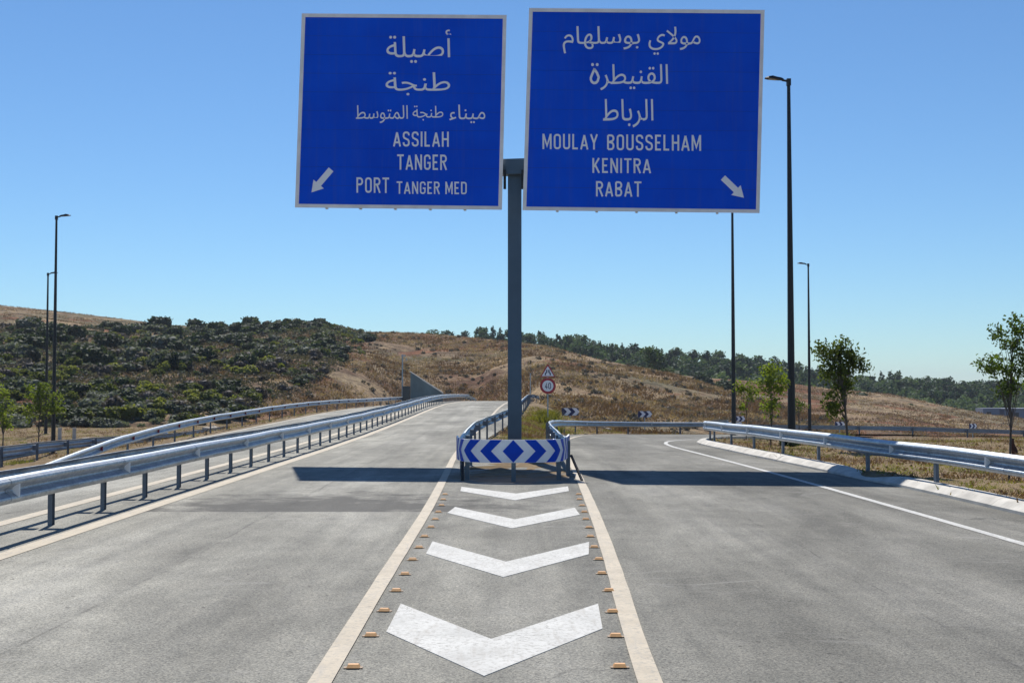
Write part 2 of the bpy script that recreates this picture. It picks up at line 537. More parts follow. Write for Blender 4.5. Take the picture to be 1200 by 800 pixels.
KF = [(-10, 7.5), (-6, 7.45), (10, 7.2), (21, 6.93), (24, 6.72), (31.7, 6.42), (36, 6.36), (40, 6.38), (43, 6.52), (45.3, 6.95), (47.3, 8.0), (48.5, 9.8), (49.5, 12.5)]   # front of the kerb


def road_z(X, Y):
    a, b = interp(ISL_L, Y), interp(ISL_R, Y)
    L = zl(Y)
    if X < -6.8: L -= 0.062 * min(7.0, -6.8 - X)
    if X <= a: return L
    w = sstep((X - a) / max(0.5, b - a))
    return L * (1 - w) + zr(Y) * w


def ground_z(X, Y):
    z = road_z(X, Y)
    if X < -13.2:
        z = z - (1.55 - 0.2 * sstep((Y - 90) / 60)) * sstep((-13.4 - X) / 9.0) * sstep((Y - 18) / 14)
    if X > 6.6:
        z += -0.010 * (X - 6.6) + 0.115 * sstep((X - interp(KF, Y) - .15) / 0.2) * (1 - sstep((Y - 44) / 4))
    return z


# terrain sheet: near ground as a grid, the land beyond it down to the horizon
def build_terrain():
    xs = np.concatenate([np.linspace(-1500, -130, 12), np.linspace(-120, -20, 60), np.linspace(-19.5, 20, 120), np.linspace(21, 130, 90), np.linspace(140, 1500, 12)])
    ys = np.concatenate([np.linspace(-200, -12, 10), np.linspace(-10, 60, 150), np.linspace(60.6, 130, 110), np.linspace(132, 260, 60), np.linspace(290, 3500, 20)])
    nx, ny = len(xs), len(ys)
    V = np.zeros((ny, nx, 3))
    n2 = RNG.normal(0, 1, (ny, nx))
    for j, Y in enumerate(ys):
        for i, X in enumerate(xs):
            z = ground_z(float(np.clip(X, -60, 60)), float(Y))
            drop = 0.05
            road = (-13.3 < X < interp(ISL_L, Y)) or (interp(ISL_R, Y) < X < interp(KF, Y) + .22)
            if Y < 24 and -14 < X < interp(KF, Y) + .22: road = True
            inramp = (X > 5 and 45 < Y < 77 and X < 60)
            if road or inramp: z -= drop
            else: z += 0.02 * n2[j, i] * (1 if abs(X) < 60 else 5)
            if Y > 260: z = min(z, -6.7)
            V[j, i] = (X, Y, z)
    idx = np.arange(nx * ny).reshape(ny, nx)
    F = np.stack([idx[:-1, :-1], idx[:-1, 1:], idx[1:, 1:], idx[1:, :-1]], -1).reshape(-1, 4)
    o = link("ground", np_mesh("ground", V.reshape(-1, 3), F, M["verge"], True))
    tag(o, kind="structure")
    return o


build_terrain()


# ------------------------------------------------------------------ roads
def strip_mesh(name, rows, mat):
    """rows: list of lists of (x, y, z), all the same length"""
    V = np.array(rows, dtype=np.float64)
    ny, nx = V.shape[:2]
    idx = np.arange(nx * ny).reshape(ny, nx)
    F = np.stack([idx[:-1, :-1], idx[:-1, 1:], idx[1:, 1:], idx[1:, :-1]], -1).reshape(-1, 4)
    return np_mesh(name, V.reshape(-1, 3), F, mat, True)


rows = []
for Y in np.concatenate([np.linspace(-10, 24, 18), np.linspace(26, 190, 83)]):
    Y = float(Y)
    if Y <= 24: a, b = -13.3, -0.2
    else: a, b = -13.3, interp(ISL_L, Y)
    r = []
    for i in range(15):
        if i < 8: X = a + (-6.8 - a) * i / 7
        else: X = -6.8 + (b + 6.8) * (i - 7) / 7
        r.append((X, Y, road_z(X, Y)))
    rows.append(r)
road_left = tag(link("road", strip_mesh("road", rows, M["asphalt"])), kind="structure")

# the right-hand road and the ramp it turns into: ribbon between an inner and an outer edge
outer = [(-0.2, -10), (-0.2, 10), (-0.2, 24), (1.13, 25.2), (1.15, 33), (1.32, 42), (1.68, 51), (2.4, 60.5), (4.1, 68.2), (7.6, 74.3), (12, 76.0), (18, 77.4), (26, 82), (36, 97), (60, 104), (100, 106)]
inner = [(7.45, -10), (7.2, 10), (6.95, 21), (6.75, 24), (6.44, 31.7), (6.38, 36), (6.40, 40), (6.54, 43), (6.97, 45.3), (8.02, 47.3), (9.8, 48.5), (12.5, 49.5), (15, 57), (17.5, 72), (24, 89.5), (36, 94), (60, 98), (100, 100)]


def resample(pts, n):
    c, s = catmull(pts, 0.5)
    t = np.linspace(0, s[-1], n)
    return np.stack([np.interp(t, s, [p.x for p in c]), np.interp(t, s, [p.y for p in c])], -1)


def seg(pts, n): return resample(pts, n)


O = np.concatenate([seg(outer[:3], 18)[:-1], seg(outer[2:12], 90)[:-1], seg(outer[11:], 40)])
I = np.concatenate([seg(inner[:5], 40)[:-1], seg(inner[4:13], 68)[:-1], seg(inner[12:], 40)])
O[17] = (-0.2, 24.0)
n = min(len(O), len(I))
rows = []
for k in range(n):
    r = []
    for i in range(9):
        t = i / 8
        X = O[k][0] * (1 - t) + I[k][0] * t
        Y = O[k][1] * (1 - t) + I[k][1] * t
        r.append((X, Y, road_z(X, Y) if k < 107 else (zr(Y) + 0.02)))
    rows.append(r)
ramp = tag(link("ramp", strip_mesh("ramp", rows, M["asphalt"])), kind="structure")
# paved nose of the gore between the two roads
rows = []
for Y in np.linspace(24, 31, 15):
    a, b = interp(ISL_L, Y) - 0.02, interp(ISL_R, Y) + 0.25
    rows.append([(a + (b - a) * i / 8, float(Y), road_z(a + (b - a) * i / 8, Y) - 0.004) for i in range(9)])
tag(link("pavement", strip_mesh("pavement", rows, M["asphalt"])), kind="structure")


def line_marking(pts, w, mat, parent, ds=0.8, lift=0.005, dashes=None):
    c, s = catmull(pts, ds)
    for _ in range(3):
        c = [c[0]] + [(a_ + b_ * 2 + d_) / 4 for a_, b_, d_ in zip(c, c[1:], c[2:])] + [c[-1]]
    vs, fs = [], []
    for i, p in enumerate(c):
        d = (c[min(i + 1, len(c) - 1)] - c[max(i - 1, 0)]).normalized()
        nrm = Vector((-d.y, d.x))
        jit = random.uniform(-.003, .003)
        for sg in (-1, 1):
            q = p + nrm * (sg * (w / 2 + jit))
            vs.append((q.x, q.y, road_z(q.x, q.y) + lift))
        if i: fs.append((2 * i - 2, 2 * i - 1, 2 * i + 1, 2 * i))
    o = MB().add(vs, [tuple(reversed(f)) for f in fs]).build("line_marking", mat, parent)
    return o


line_marking([(-5.33, -8), (-5.33, 40), (-5.33, 80), (-5.3, 110), (-5.1, 140), (-4.6, 165)], .23, M["cream_paint"], road_left)
line_marking([(-6.62, -8), (-6.62, 40), (-6.62, 90), (-6.6, 140)], .22, M["cream_paint"], road_left)
line_marking([(-12.9, 25), (-13.0, 60), (-12.8, 140)], .2, M["cream_paint"], road_left)
line_marking([(-1.08, -2), (-1.12, 5), (-1.15, 8), (-1.185, 12), (-1.215, 17.3), (-1.29, 22.0), (-1.39, 27), (-1.48, 32)] + [(-1.5, 40), (-1.35, 50), (-1.2, 60), (-.95, 80), (-.6, 100), (0, 140)], .145, M["cream_paint"], road_left, lift=0.009)
line_marking([(.62, -2), (.73, 3), (.84, 8.07), (.955, 11), (1.06, 14), (1.15, 17), (1.25, 21), (1.36, 26), (1.50, 33), (1.75, 39), (1.96, 45), (2.4, 50.5), (3.6, 60.2), (5.4, 66.6), (7.8, 72.6), (12, 74.6), (18, 76.4)], .15, M["cream_paint"], ramp, lift=0.009, ds=0.6)
line_marking([(6.0, -4), (5.85, 6), (5.76, 13.7), (5.62, 19), (5.45, 25), (5.3, 31), (5.2, 37), (5.22, 40), (5.4, 43), (5.9, 46), (6.9, 48.6), (9, 50.8), (13, 52.6)], .13, M["white_paint"], ramp, ds=0.5)

# chevron markings of the gore (long side tips, then the point towards the traffic)
for k, ch in enumerate([[(-.905, 10.0), (-.904, 8.85), (-.17, 7.5), (.66, 8.97), (.70, 10.0), (-.146, 8.6)],
                        [(-.91, 14.05), (-.91, 13.0), (-.08, 11.4), (.81, 12.96), (.88, 14.0), (-.06, 12.4)],
                        [(-.84, 18.1), (-.91, 17.25), (0, 15.35), (.94, 17.0), (.92, 18.0), (.04, 16.4)],
                        [(-.90, 21.8), (-.88, 20.9), (.04, 19.2), (.97, 20.9), (1.0, 21.9), (.07, 20.4)]]):
    mb = MB()
    P = [(x, y, 0.005) for x, y in ch]
    Q = [(x, y, -0.01) for x, y in ch]
    mb.add(P + Q, [(0, 1, 2, 5), (5, 2, 3, 4)] + [(a, b, b + 6, a + 6) for a, b in ((1, 0), (2, 1), (3, 2), (4, 3), (5, 4), (0, 5))])
    mb.build("chevron_marking", M["white_paint"], road_left)

# road studs
stud = MB()
stud.box((0, 0, .003), (.118, .05, .006), mi=1)
hw, hd, h = .041, .038, .026
stud.add([(-hw, -hd, .008), (hw, -hd, .008), (hw, hd, .008), (-hw, hd, .008), (-hw * .8, -hd * .45, h), (hw * .8, -hd * .45, h), (hw * .8, hd * .45, h), (-hw * .8, hd * .45, h)],
         [(4, 5, 6, 7), (0, 1, 5, 4), (2, 3, 7, 6), (1, 2, 6, 5), (3, 0, 4, 7)], 0)
stud_me = stud.mesh("road_stud", [M["stud_orange"], M["stud_brown"]])
ORD = ["first", "second", "third", "fourth", "fifth", "sixth", "seventh", "eighth", "ninth", "tenth", "eleventh", "twelfth", "thirteenth", "fourteenth", "fifteenth"]
for side, tab, nm in ((1, [(7.7, .67), (8.6, .74), (9.6, .775), (10.6, .827), (11.5, .855), (13.5, .90), (15.3, .955), (17.3, 1.03), (21.5, 1.12)], "right"),
                      (-1, [(7.7, -.985), (10, -1.01), (14, -1.02), (17.4, -1.03), (21.5, -1.12)], "left")):
    for k in range(14):
        Y = 7.72 + .962 * k
        o = link("road_stud", stud_me, None, (interp(tab, Y) + random.uniform(-.012, .012), Y + random.uniform(-.03, .03), 0.001), (0, 0, random.uniform(-.07, .07)))
        tag(o, f"amber road stud beside the {nm} cream line, {ORD[k]} of its row counting from the camera", "road stud", "amber road studs inside the gore lines")

# ------------------------------------------------------------------ kerb on the right
kerb = tag(empty("kerb", (7, 20, 0)), kind="structure")
kc, ks = catmull([(7.45, -6), (7.2, 10), (6.93, 21), (6.72, 24), (6.42, 31.7), (6.36, 36), (6.38, 40), (6.52, 43), (6.95, 45.3), (8.0, 47.3), (9.8, 48.5), (12.5, 49.5)], 0.25)
K = [(0, -.06), (0, .045), (.12, .125), (.18, .145), (.37, .15), (.38, -.06)]
STEP = 8
k = 0
while k + STEP < len(kc):
    mb = MB()
    sub = kc[k:k + STEP + 1]
    if 30.9 < sub[0].y < 31.9: k += 2; continue
    vs = []
    dz = random.uniform(-.003, .003)
    dx = random.uniform(-.004, .004)
    for i, p in enumerate(sub):
        gi = k + i
        d = (kc[min(gi + 1, len(kc) - 1)] - kc[max(gi - 1, 0)]).normalized()
        nr = Vector((d.y, -d.x))
        pp = Vector(p)
        if i == 0: pp += d * .004
        if i == STEP: pp -= d * .004
        for a, b in K:
            q = pp + nr * (a + dx)
            dip = 1 - 0.75 * math.exp(-((p.y - 23.9) / 1.0) ** 2)
            vs.append((q.x, q.y, road_z(q.x, q.y) + (b * dip if b > 0 else b) + dz))
    nK = len(K)
    fs = []
    for i in range(STEP):
        for j in range(nK - 1):
            fs.append((i * nK + j, i * nK + j + 1, (i + 1) * nK + j + 1, (i + 1) * nK + j))
    fs.append(tuple(range(nK))[::-1])
    fs.append(tuple(STEP * nK + j for j in range(nK)))
    o = mb.add(vs, fs).build("kerb_stone", M["concrete"], kerb)
    o.location = Vector((-7, -20, 0))
    k += STEP


# ------------------------------------------------------------------ guardrails
WB = [(0.000, .155), (.018, .153), (.045, .140), (.078, .112), (.083, .090), (.078, .068), (.040, .040), (.012, .015), (.008, .0),
      (.012, -.015), (.040, -.040), (.078, -.068), (.083, -.090), (.078, -.112), (.045, -.140), (.018, -.153), (0.0, -.155)]
WBC = WB + [(d - .004, z * 0.985) for d, z in reversed(WB)]

post_me = MB()
for bx in (((0, 0, .33), (.006, .10, .80)), ((.028, .047, .33), (.05, .006, .80)), ((.028, -.047, .33), (.05, .006, .80))):
    post_me.box(*bx)
post_me = post_me.mesh("post", M["post_steel"])
spacer_me = MB().box((0, 0, 0), (.10, .12, .16)).mesh("spacer", M["post_steel"])
bolt_me = MB().tube([(0, 0, 0), (.02, 0, 0)], .018, 6).mesh("bolt", M["galv"])
refl = MB()
refl.add([(.005, 0, -.045), (.085, 0, -.075), (.085, 0, .075), (.005, 0, .045), (.005, .012, -.045), (.085, .012, -.075), (.085, .012, .075), (.005, .012, .045)],
         [(0, 1, 2, 3), (7, 6, 5, 4), (0, 4, 5, 1), (1, 5, 6, 2), (2, 6, 7, 3), (3, 7, 4, 0)])
refl_me = refl.mesh("reflector", M["reflector"])
refl_red_me = refl.mesh("reflector", M["reflector_red"])


def guardrail(pts, label, face=1, spacing=2.0, phase=0.0, double=False, zf=ground_z, drop=None, refl_every=None, refl_phase=0.0,
              refl_mesh=None, mid=.60, smin=None):
    """face=+1: the corrugated face looks to the right of the direction of travel along pts; drop: (s, lowering) table"""
    c, s = catmull(pts, 0.5)
    c0 = c[0]
    root = empty("guardrail", (c0.x, c0.y, zf(c0.x, c0.y)))
    tag(root, label, "guardrail", "steel guardrails along the roads")
    ox, oy, oz = root.location
    L = s[-1]

    def at_s(t):
        t = min(max(t, 0), L)
        x = float(np.interp(t, s, [p.x for p in c])); y = float(np.interp(t, s, [p.y for p in c]))
        a = min(t + .3, L); b = max(t - .3, 0)
        d = Vector((np.interp(a, s, [p.x for p in c]) - np.interp(b, s, [p.x for p in c]), np.interp(a, s, [p.y for p in c]) - np.interp(b, s, [p.y for p in c]))).normalized()
        return Vector((x, y)), d

    def low(t): return interp(drop, t) if drop else 0.0

    zs = [zf(p.x, p.y) for p in c]
    zs = [float(np.mean(zs[max(0, i - 4):i + 5])) for i in range(len(zs))]

    def zat(t): return float(np.interp(t, s, zs))
    for side in ((face, -face) if double else (face,)):
        off = (.25 if double else .10)
        t0, k = 0.0, 0
        while t0 < L - 0.3:
            t1 = min(t0 + 4.0 + .16, L)
            nseg = max(2, int((t1 - t0) / 0.7))
            mb = MB()
            vs = []
            for i in range(nseg + 1):
                t = t0 + (t1 - t0) * i / nseg
                p, d = at_s(t)
                nr = Vector((d.y, -d.x)) * side
                zc = zat(t) + mid - low(t)
                ex = off + (0.005 if i < nseg * 0.5 else 0.0) + 0.006 * math.sin(t * 1.3 + side)
                zc += 0.006 * math.sin(t * .9 + 2 * side)
                for dd, zz in WBC:
                    q = p + nr * (ex + dd)
                    vs.append((q.x - ox, q.y - oy, zc + zz - oz))
            nw = len(WBC)
            fs = []
            for i in range(nseg):
                for j in range(nw):
                    j2 = (j + 1) % nw
                    f = (i * nw + j, (i + 1) * nw + j, (i + 1) * nw + j2, i * nw + j2)
                    fs.append(f if side > 0 else f[::-1])
            cap0 = tuple(range(nw)); cap1 = tuple(nseg * nw + j for j in range(nw))
            mb.add(vs, fs, 0, False)
            mb.add([vs[i] for i in cap0], [tuple(range(nw))], 0)
            mb.add([vs[i] for i in cap1], [tuple(range(nw))[::-1]], 0)
            mb.build("rail_section", M["galv"], root)
            t0 += 4.0
            k += 1
    t = phase
    i = 0
    while t < L:
        p, d = at_s(t)
        rz = math.atan2(d.y, d.x) - math.pi / 2
        z = zat(t) - oz - low(t) * 1.0
        link("post", post_me, root, (p.x - ox, p.y - oy, z), (0, random.uniform(-.01, .01), rz))
        for side in ((face, -face) if double else (face,)):
            nr = Vector((d.y, -d.x)) * side
            q = p + nr * ((.155) if double else .055)
            sp = link("spacer", spacer_me, root, (q.x - ox, q.y - oy, z + mid), (0, 0, rz), (1.9 if double else 1.0, 1, .8 if double else 1))
        t += spacing
        i += 1
    if refl_every:
        t = refl_phase
        while t < L:
            p, d = at_s(t)
            rz = math.atan2(d.y, d.x) - math.pi / 2
            nr = Vector((d.y, -d.x)) * face
            q = p + nr * ((.25 if double else .10) + .02)
            link("reflector", refl_mesh or refl_me, root, (q.x - ox, q.y - oy, zat(t) - oz + mid - low(t)), (0, 0, rz if face > 0 else rz + math.pi))
            t += refl_every
    return root


# double rail between the two left carriageways (posts every 2 m)
guardrail([(-5.94, 1.74), (-5.94, 40), (-5.94, 80), (-5.9, 110), (-5.7, 135), (-5.3, 143), (-4.6, 148)],
          "long double-sided steel guardrail on close posts between the left lane and the carriageway beyond it", 1, 2.0, 0.0, True,
          road_z, [(0, 0), (141, 0), (147, .55), (160, .6)], 4.0, 13.9 - 1.74 - 4 * 3)
guardrail([(-12.2, 31), (-12.5, 35), (-12.9, 41), (-13.6, 50), (-14.2, 60), (-14.5, 76), (-14.0, 95), (-12.7, 115), (-11.3, 132), (-9.6, 150)],
          "guardrail with red reflectors that dips into the ground beyond the left carriageway", 1, 4.0, 2.0, False,
          lambda x, y: road_z(max(x, -13.3), y) + .02, [(0, .70), (4, .46), (9, .20), (16, 0.04), (24, 0.0)], 4.0, 2.2, refl_red_me)
guardrail([(-23, 48), (-21, 47.5), (-19.0, 48.0), (-17.4, 49), (-16.0, 51), (-15.2, 57), (-15.3, 66)][::-1],
          "low pale guardrail curving in from the left edge in front of the young tree", 1, 4.0, 1.0, False,
          lambda x, y: ground_z(x, y) if x < -19 else -1.02, None)
guardrail([(-13.2, 22), (-13.6, 28), (-14.6, 35), (-15.6, 43), (-16.4, 52), (-17.3, 62)],
          "dark backed guardrail behind the dipping rail, seen from its back at the left", -1, 4.0, 1.0, False,
          lambda x, y: interp([(22, -.45), (28, -.55), (35, -.66), (43, -.80), (52, -1.0), (62, -1.15)], y), None)
# rails of the island
guardrail([(-.90, 24.7), (-.98, 30), (-.95, 37), (-.57, 45), (-.10, 53), (.52, 68), (1.04, 85), (1.55, 104), (1.95, 110), (2.7, 115)],
          "guardrail running from the blue barrier behind the sign pole, along the left road", -1, 4.0, 3.2, False,
          lambda x, y: zl(y), [(0, 0), (86, 0), (94, .3)])
guardrail([(.98, 25.2), (1.0, 32), (1.16, 42), (1.55, 51), (2.3, 60.5), (3.9, 68.5), (7.4, 74.6), (11, 76.2), (14.5, 77.6)],
          "guardrail that bends round the outer edge of the ramp below the hillside", 1, 4.0, 2.0, False,
          lambda x, y: zr(y), None, 8.0, 44.0)
# right-hand rails
guardrail([(7.75, 2), (7.62, 10), (7.42, 17.6), (7.24, 21.2), (7.06, 24.5), (6.93, 28), (6.87, 32), (6.80, 36), (6.80, 40), (6.92, 43), (7.4, 45.3), (8.5, 47.1)],
          "guardrail behind the white kerb at the right, with a pale shaded patch on its top", -1, 3.4, 2.0, False,
          lambda x, y: road_z(x, y) + .035, None, 4.0, 0.6)
guardrail([(15.2, 84), (18.2, 89), (24, 91.0), (30, 91.3), (38, 90.5), (48, 88), (60, 84)],
          "far guardrail along the pale ramp behind the right verge and the young trees", -1, 4.0, 2.0, False,
          lambda x, y: interp([(14, -1.45), (20, -1.68), (30, -1.85), (36, -2.05), (42, -2.18), (60, -2.3)], x), None)

# ------------------------------------------------------------------ curved blue and white barrier on the gore nose
bar = empty("chevron_barrier", (0.03, 23, 0))
tag(bar, "curved blue and white chevron barrier at the nose of the gore below the big signs", "barrier")
bc, bs = catmull([(-1.13, 25.0), (-1.09, 24.2), (-.98, 23.5), (-.80, 23.15), (-.42, 22.98), (.03, 22.93), (.46, 22.98), (.80, 23.14), (.97, 23.5), (1.07, 24.1), (1.15, 24.9), (1.21, 25.7)], 0.02)
i0 = min(range(len(bc)), key=lambda i: abs(bc[i].x - .03) + abs(bc[i].y - 22.93))
S0 = bs[i0]
bxs = [p.x for p in bc]; bys = [p.y for p in bc]


def on_bar(sv, v, out):
    t = min(max(S0 + sv, 0), bs[-1])
    a, b = min(t + .03, bs[-1]), max(t - .03, 0)
    d = Vector((np.interp(a, bs, bxs) - np.interp(b, bs, bxs), np.interp(a, bs, bys) - np.interp(b, bs, bys))).normalized()
    nr = Vector((d.y, -d.x))
    x, y = np.interp(t, bs, bxs) + nr.x * out, np.interp(t, bs, bys) + nr.y * out
    return (x - .03, y - 23, .575 + v)


H2 = .215
smin, smax = -S0 + .02, bs[-1] - S0 - .02
mb = MB()
N = 60
ss = [smin + (smax - smin) * i / N for i in range(N + 1)]
vs = []
for sv in ss:
    vs += [on_bar(sv, -H2, 0), on_bar(sv, H2, 0), on_bar(sv, H2, -.03), on_bar(sv, -H2, -.03)]
fs = []
for i in range(N):
    for j in range(4):
        fs.append((i * 4 + j, i * 4 + (j + 1) % 4, (i + 1) * 4 + (j + 1) % 4, (i + 1) * 4 + j))
fs += [(3, 2, 1, 0), (N * 4, N * 4 + 1, N * 4 + 2, N * 4 + 3)]
fs = [f[::-1] for f in fs]
mb.add(vs, fs).build("backing_board", M["board_white"], bar)


def stripe(a, b, sg):
    """a chevron band whose mid-height edges are at a and b from the centre; its arms lean to the centre"""
    mb = MB()
    rowsn, coln = 12, 6
    vs = []
    for r in range(rowsn + 1):
        v = -H2 + 2 * H2 * r / rowsn
        k = abs(v) / H2 * .21
        lo = max(a - k, 0.0); hi = max(b - k, 0.0)
        for q in range(coln + 1):
            sv = sg * (lo + (hi - lo) * q / coln)
            sv = min(max(sv, smin), smax)
            vs.append(on_bar(sv, v * .985, .004))
    fs = []
    for r in range(rowsn):
        for q in range(coln):
            f = (r * (coln + 1) + q, r * (coln + 1) + q + 1, (r + 1) * (coln + 1) + q + 1, (r + 1) * (coln + 1) + q)
            fs.append(f if sg > 0 else f[::-1])
    mb.add(vs, fs).build("blue_chevron", M["board_blue"], bar)


# centre diamond
mb = MB()
vs = []
fs = []
for r in range(13):
    v = -H2 + 2 * H2 * r / 12
    w = .20 * (1 - abs(v) / H2)
    for q in range(5): vs.append(on_bar(-w + 2 * w * q / 4, v * .985, .004))
for r in range(12):
    for q in range(4): fs.append((r * 5 + q, r * 5 + q + 1, (r + 1) * 5 + q + 1, (r + 1) * 5 + q))
mb.add(vs, fs).build("blue_diamond", M["board_blue"], bar)
for sg, lim in ((-1, -smin), (1, smax)):
    a = .42
    while a - .2 < lim:
        stripe(a, min(a + .215, lim + .2), sg)
        a += .42
mb = MB()
for x, y in ((.03, 23.03), (-.86, 23.5), (.90, 23.5), (-1.0, 24.5), (1.13, 24.6)):
    o = MB().box((0, 0, .32), (.085, .06, .76)).build("post", M["pole_blue"], bar, (x - .03, y + .05 - 23, 0))
mb.add([], []) if False else None
# slanted brace at the right end
MB().tube([(1.12, .75, .45), (1.30, .2, 0.0)], .03, 6).build("brace", M["black"], bar, (0, 0, 0))
MB().tube([(-.95, .75, .40), (-.98, .45, .34), (-.97, .3, .22), (-.97, .25, 0.0)], .035, 6).build("brace", M["black"], bar, (0, 0, 0))

# ------------------------------------------------------------------ the big direction sign
SA, SB = 0.17, 31.5                                   # plane of the panels: Y + SA*X = SB


def on_sign(px, py, out=0.0):
    a = at(px, py, 1.0)
    d = a - Vector((0, 0, EYE))
    t = (SB - out) / (d.y + SA * d.x)
    return Vector((0, 0, EYE)) + d * t


PB = Vector((0.07, 32.0, zl(32)))
gantry = empty("direction_sign", PB)
tag(gantry, "tall T-shaped road sign with two large blue destination panels on one blue-grey steel pole", "road sign")


def loc(v): return Vector(v) - PB


top_z = at(600, 196, 31.9).z
MB().box((0, 0, (top_z + .1) / 2), (.36, .36, top_z + .1), 0, 0).build("pole", M["pole_blue"], gantry, (0, 0.06, 0))
mb = MB().box((0, 0, .02), (.7, .7, .04))
for a in (-1, 1):
    for b in (-1, 1): mb.tube([(a * .27, b * .27, .04), (a * .27, b * .27, .1)], .025, 6)
mb.build("base_plate", M["pole_blue"], gantry)
mb = MB()
rz = math.atan2(-SA, 1.0)
bl, br = on_sign(372, 198), on_sign(872, 198)
cb = (bl + br) / 2
mb.box(loc((cb.x, cb.y + .33, top_z - .02)), ((br - bl).xy.length, .34, .40), rz)
mb.build("cross_beam", M["pole_blue"], gantry)
for px in (591.5, 612.5):
    p = on_sign(px, 204)
    MB().box(loc((p.x, p.y + .14, p.z - .12)), (.06, .08, .5), rz).build("clamp", M["black"], gantry)


# stroke lettering ------------------------------------------------------------
def arc(cx, cy, rx, ry, a0, a1, n=6):
    return [(cx + rx * math.cos(R(a0 + (a1 - a0) * i / n)), cy + ry * math.sin(R(a0 + (a1 - a0) * i / n))) for i in range(n + 1)]


T_ = .125


def glyph(ch):
    h = T_ / 2
    w = .50
    l, r_, b, t = h, w - h, h, 1 - h
    m = .5
    q = .16
    if ch == 'A': return w + .04, [[(l - .02, 0), (w / 2 + .02, t)], [(w + .06 - l, 0), (w / 2 + .02, t)], [(l + .06, .27), (r_ - .02, .27)]]
    if ch == 'B': return w, [[(l, b), (l, t)], [(l, t), (r_ - q, t)] + arc(r_ - q, t - q - .03, q, q + .03, 90, -90) + [(l, m)], [(l, m), (r_ - q, m)] + arc(r_ - q, b + q + .05, q, q + .05, 90, -90) + [(l, b)]]
    if ch == 'D': return w, [[(l, b), (l, t), (r_ - q, t)] + arc(r_ - q, t - q, q, q, 80, 0) + [(r_, b + q)] + arc(r_ - q, b + q, q, q, -10, -90) + [(l - .01, b)]]
    if ch == 'E': return w - .08, [[(r_ - .04, t), (l, t), (l, b), (r_ - .04, b)], [(l, m), (r_ - .1, m)]]
    if ch == 'G': return w, [[(r_, .70)] + arc(r_ - q, t - q, q, q, 0, 90) + arc(l + q, t - q, q, q, 90, 180) + arc(l + q, b + q, q, q, 180, 270) + arc(r_ - q, b + q, q, q, 270, 360) + [(r_, .46), (w / 2, .46)]]
    if ch == 'H': return w, [[(l, 0), (l, 1)], [(r_, 0), (r_, 1)], [(l, m), (r_, m)]]
    if ch == 'I': return T_, [[(h, 0), (h, 1)]]
    if ch == 'K': return w + .02, [[(l, 0), (l, 1)], [(r_ + .02, 1), (l + .04, .40)], [(l + .12, .56), (r_ + .03, 0)]]
    if ch == 'L': return w - .08, [[(l, 1), (l, b), (r_ - .05, b)]]
    if ch == 'M': return w + .14, [[(l, 0), (l, 1)], [(r_ + .14, 0), (r_ + .14, 1)], [(l + .01, .97), ((w + .14) / 2, .22), (r_ + .13, .97)]]
    if ch == 'N': return w + .03, [[(l, 0), (l, 1)], [(r_ + .03, 0), (r_ + .03, 1)], [(l + .01, .96), (r_ + .02, .04)]]
    if ch == 'O' or ch == '0': return w, [arc(l + q, t - q, q, q, 180, 90) + arc(r_ - q, t - q, q, q, 90, 0) + arc(r_ - q, b + q, q, q, 0, -90) + arc(l + q, b + q, q, q, -90, -180) + [(l, t - q + .01)]]
    if ch == 'P': return w, [[(l, 0), (l, t), (r_ - q, t)] + arc(r_ - q, t - q - .04, q, q + .04, 80, -90) + [(l, t - 2 * q - .08)]]
    if ch == 'R': return w, [[(l, 0), (l, t), (r_ - q, t)] + arc(r_ - q, t - q - .04, q, q + .04, 80, -90) + [(l, t - 2 * q - .08)], [(w / 2, .5), (r_ + .02, 0)]]
    if ch == 'S': return w, [[(r_, .74)] + arc(r_ - q, t - q, q, q, 0, 90) + arc(l + q, t - q, q, q, 90, 180) + [(l, .66), (l + .05, .57), (r_ - .05, .44), (r_, .34)] + arc(r_ - q, b + q, q, q, 0, -90) + arc(l + q, b + q, q, q, -90, -180) + [(l, .28)]]
    if ch == 'T': return w, [[(0, t), (w, t)], [(w / 2, 0), (w / 2, t - .02)]]
    if ch == 'U': return w, [[(l, 1), (l, b + q)] + arc(l + q, b + q, q, q, 180, 270) + arc(r_ - q, b + q, q, q, 270, 360) + [(r_, 1)]]
    if ch == 'Y': return w + .02, [[(l - .02, 1), (w / 2 + .01, .42)], [(w + .04 - l, 1), (w / 2 + .01, .42)], [(w / 2 + .01, .44), (w / 2 + .01, 0)]]
    if ch == '4': return w, [[(r_ - .10, 0), (r_ - .10, t), (l, .30), (w, .30)]]
    return .3, []


def ribbon(pl, w):
    """2-d ribbon polygon strip of a polyline with mitred joints"""
    pts = [Vector(pl[0])]
    for p in pl[1:]:
        if (Vector(p) - pts[-1]).length > 1e-4: pts.append(Vector(p))
    vs, fs = [], []
    for i, p in enumerate(pts):
        d0 = (p - pts[i - 1]).normalized() if i else (pts[1] - p).normalized()
        d1 = (pts[i + 1] - p).normalized() if i < len(pts) - 1 else d0
        n0, n1 = Vector((-d0.y, d0.x)), Vector((-d1.y, d1.x))
        nn = (n0 + n1)
        nn = nn.normalized() if nn.length > 1e-3 else n0
        k = min(1 / max(nn.dot(n0), .35), 2.2)
        vs += [p + nn * w / 2 * k, p - nn * w / 2 * k]
        if i: fs.append((2 * i - 2, 2 * i - 1, 2 * i + 1, 2 * i))
    return vs, fs


def latin(word):
    """list of (verts2d, faces, layer) with total size"""
    x = 0
    out = []
    lay = 0
    for ch in word:
        if ch == ' ': x += .34; continue
        w, strokes = glyph(ch)
        for st in strokes:
            vs, fs = ribbon(st, T_)
            out.append(([Vector((v.x + x, v.y)) for v in vs], fs, lay % 4))
            lay += 1
        x += w + .15
    return out


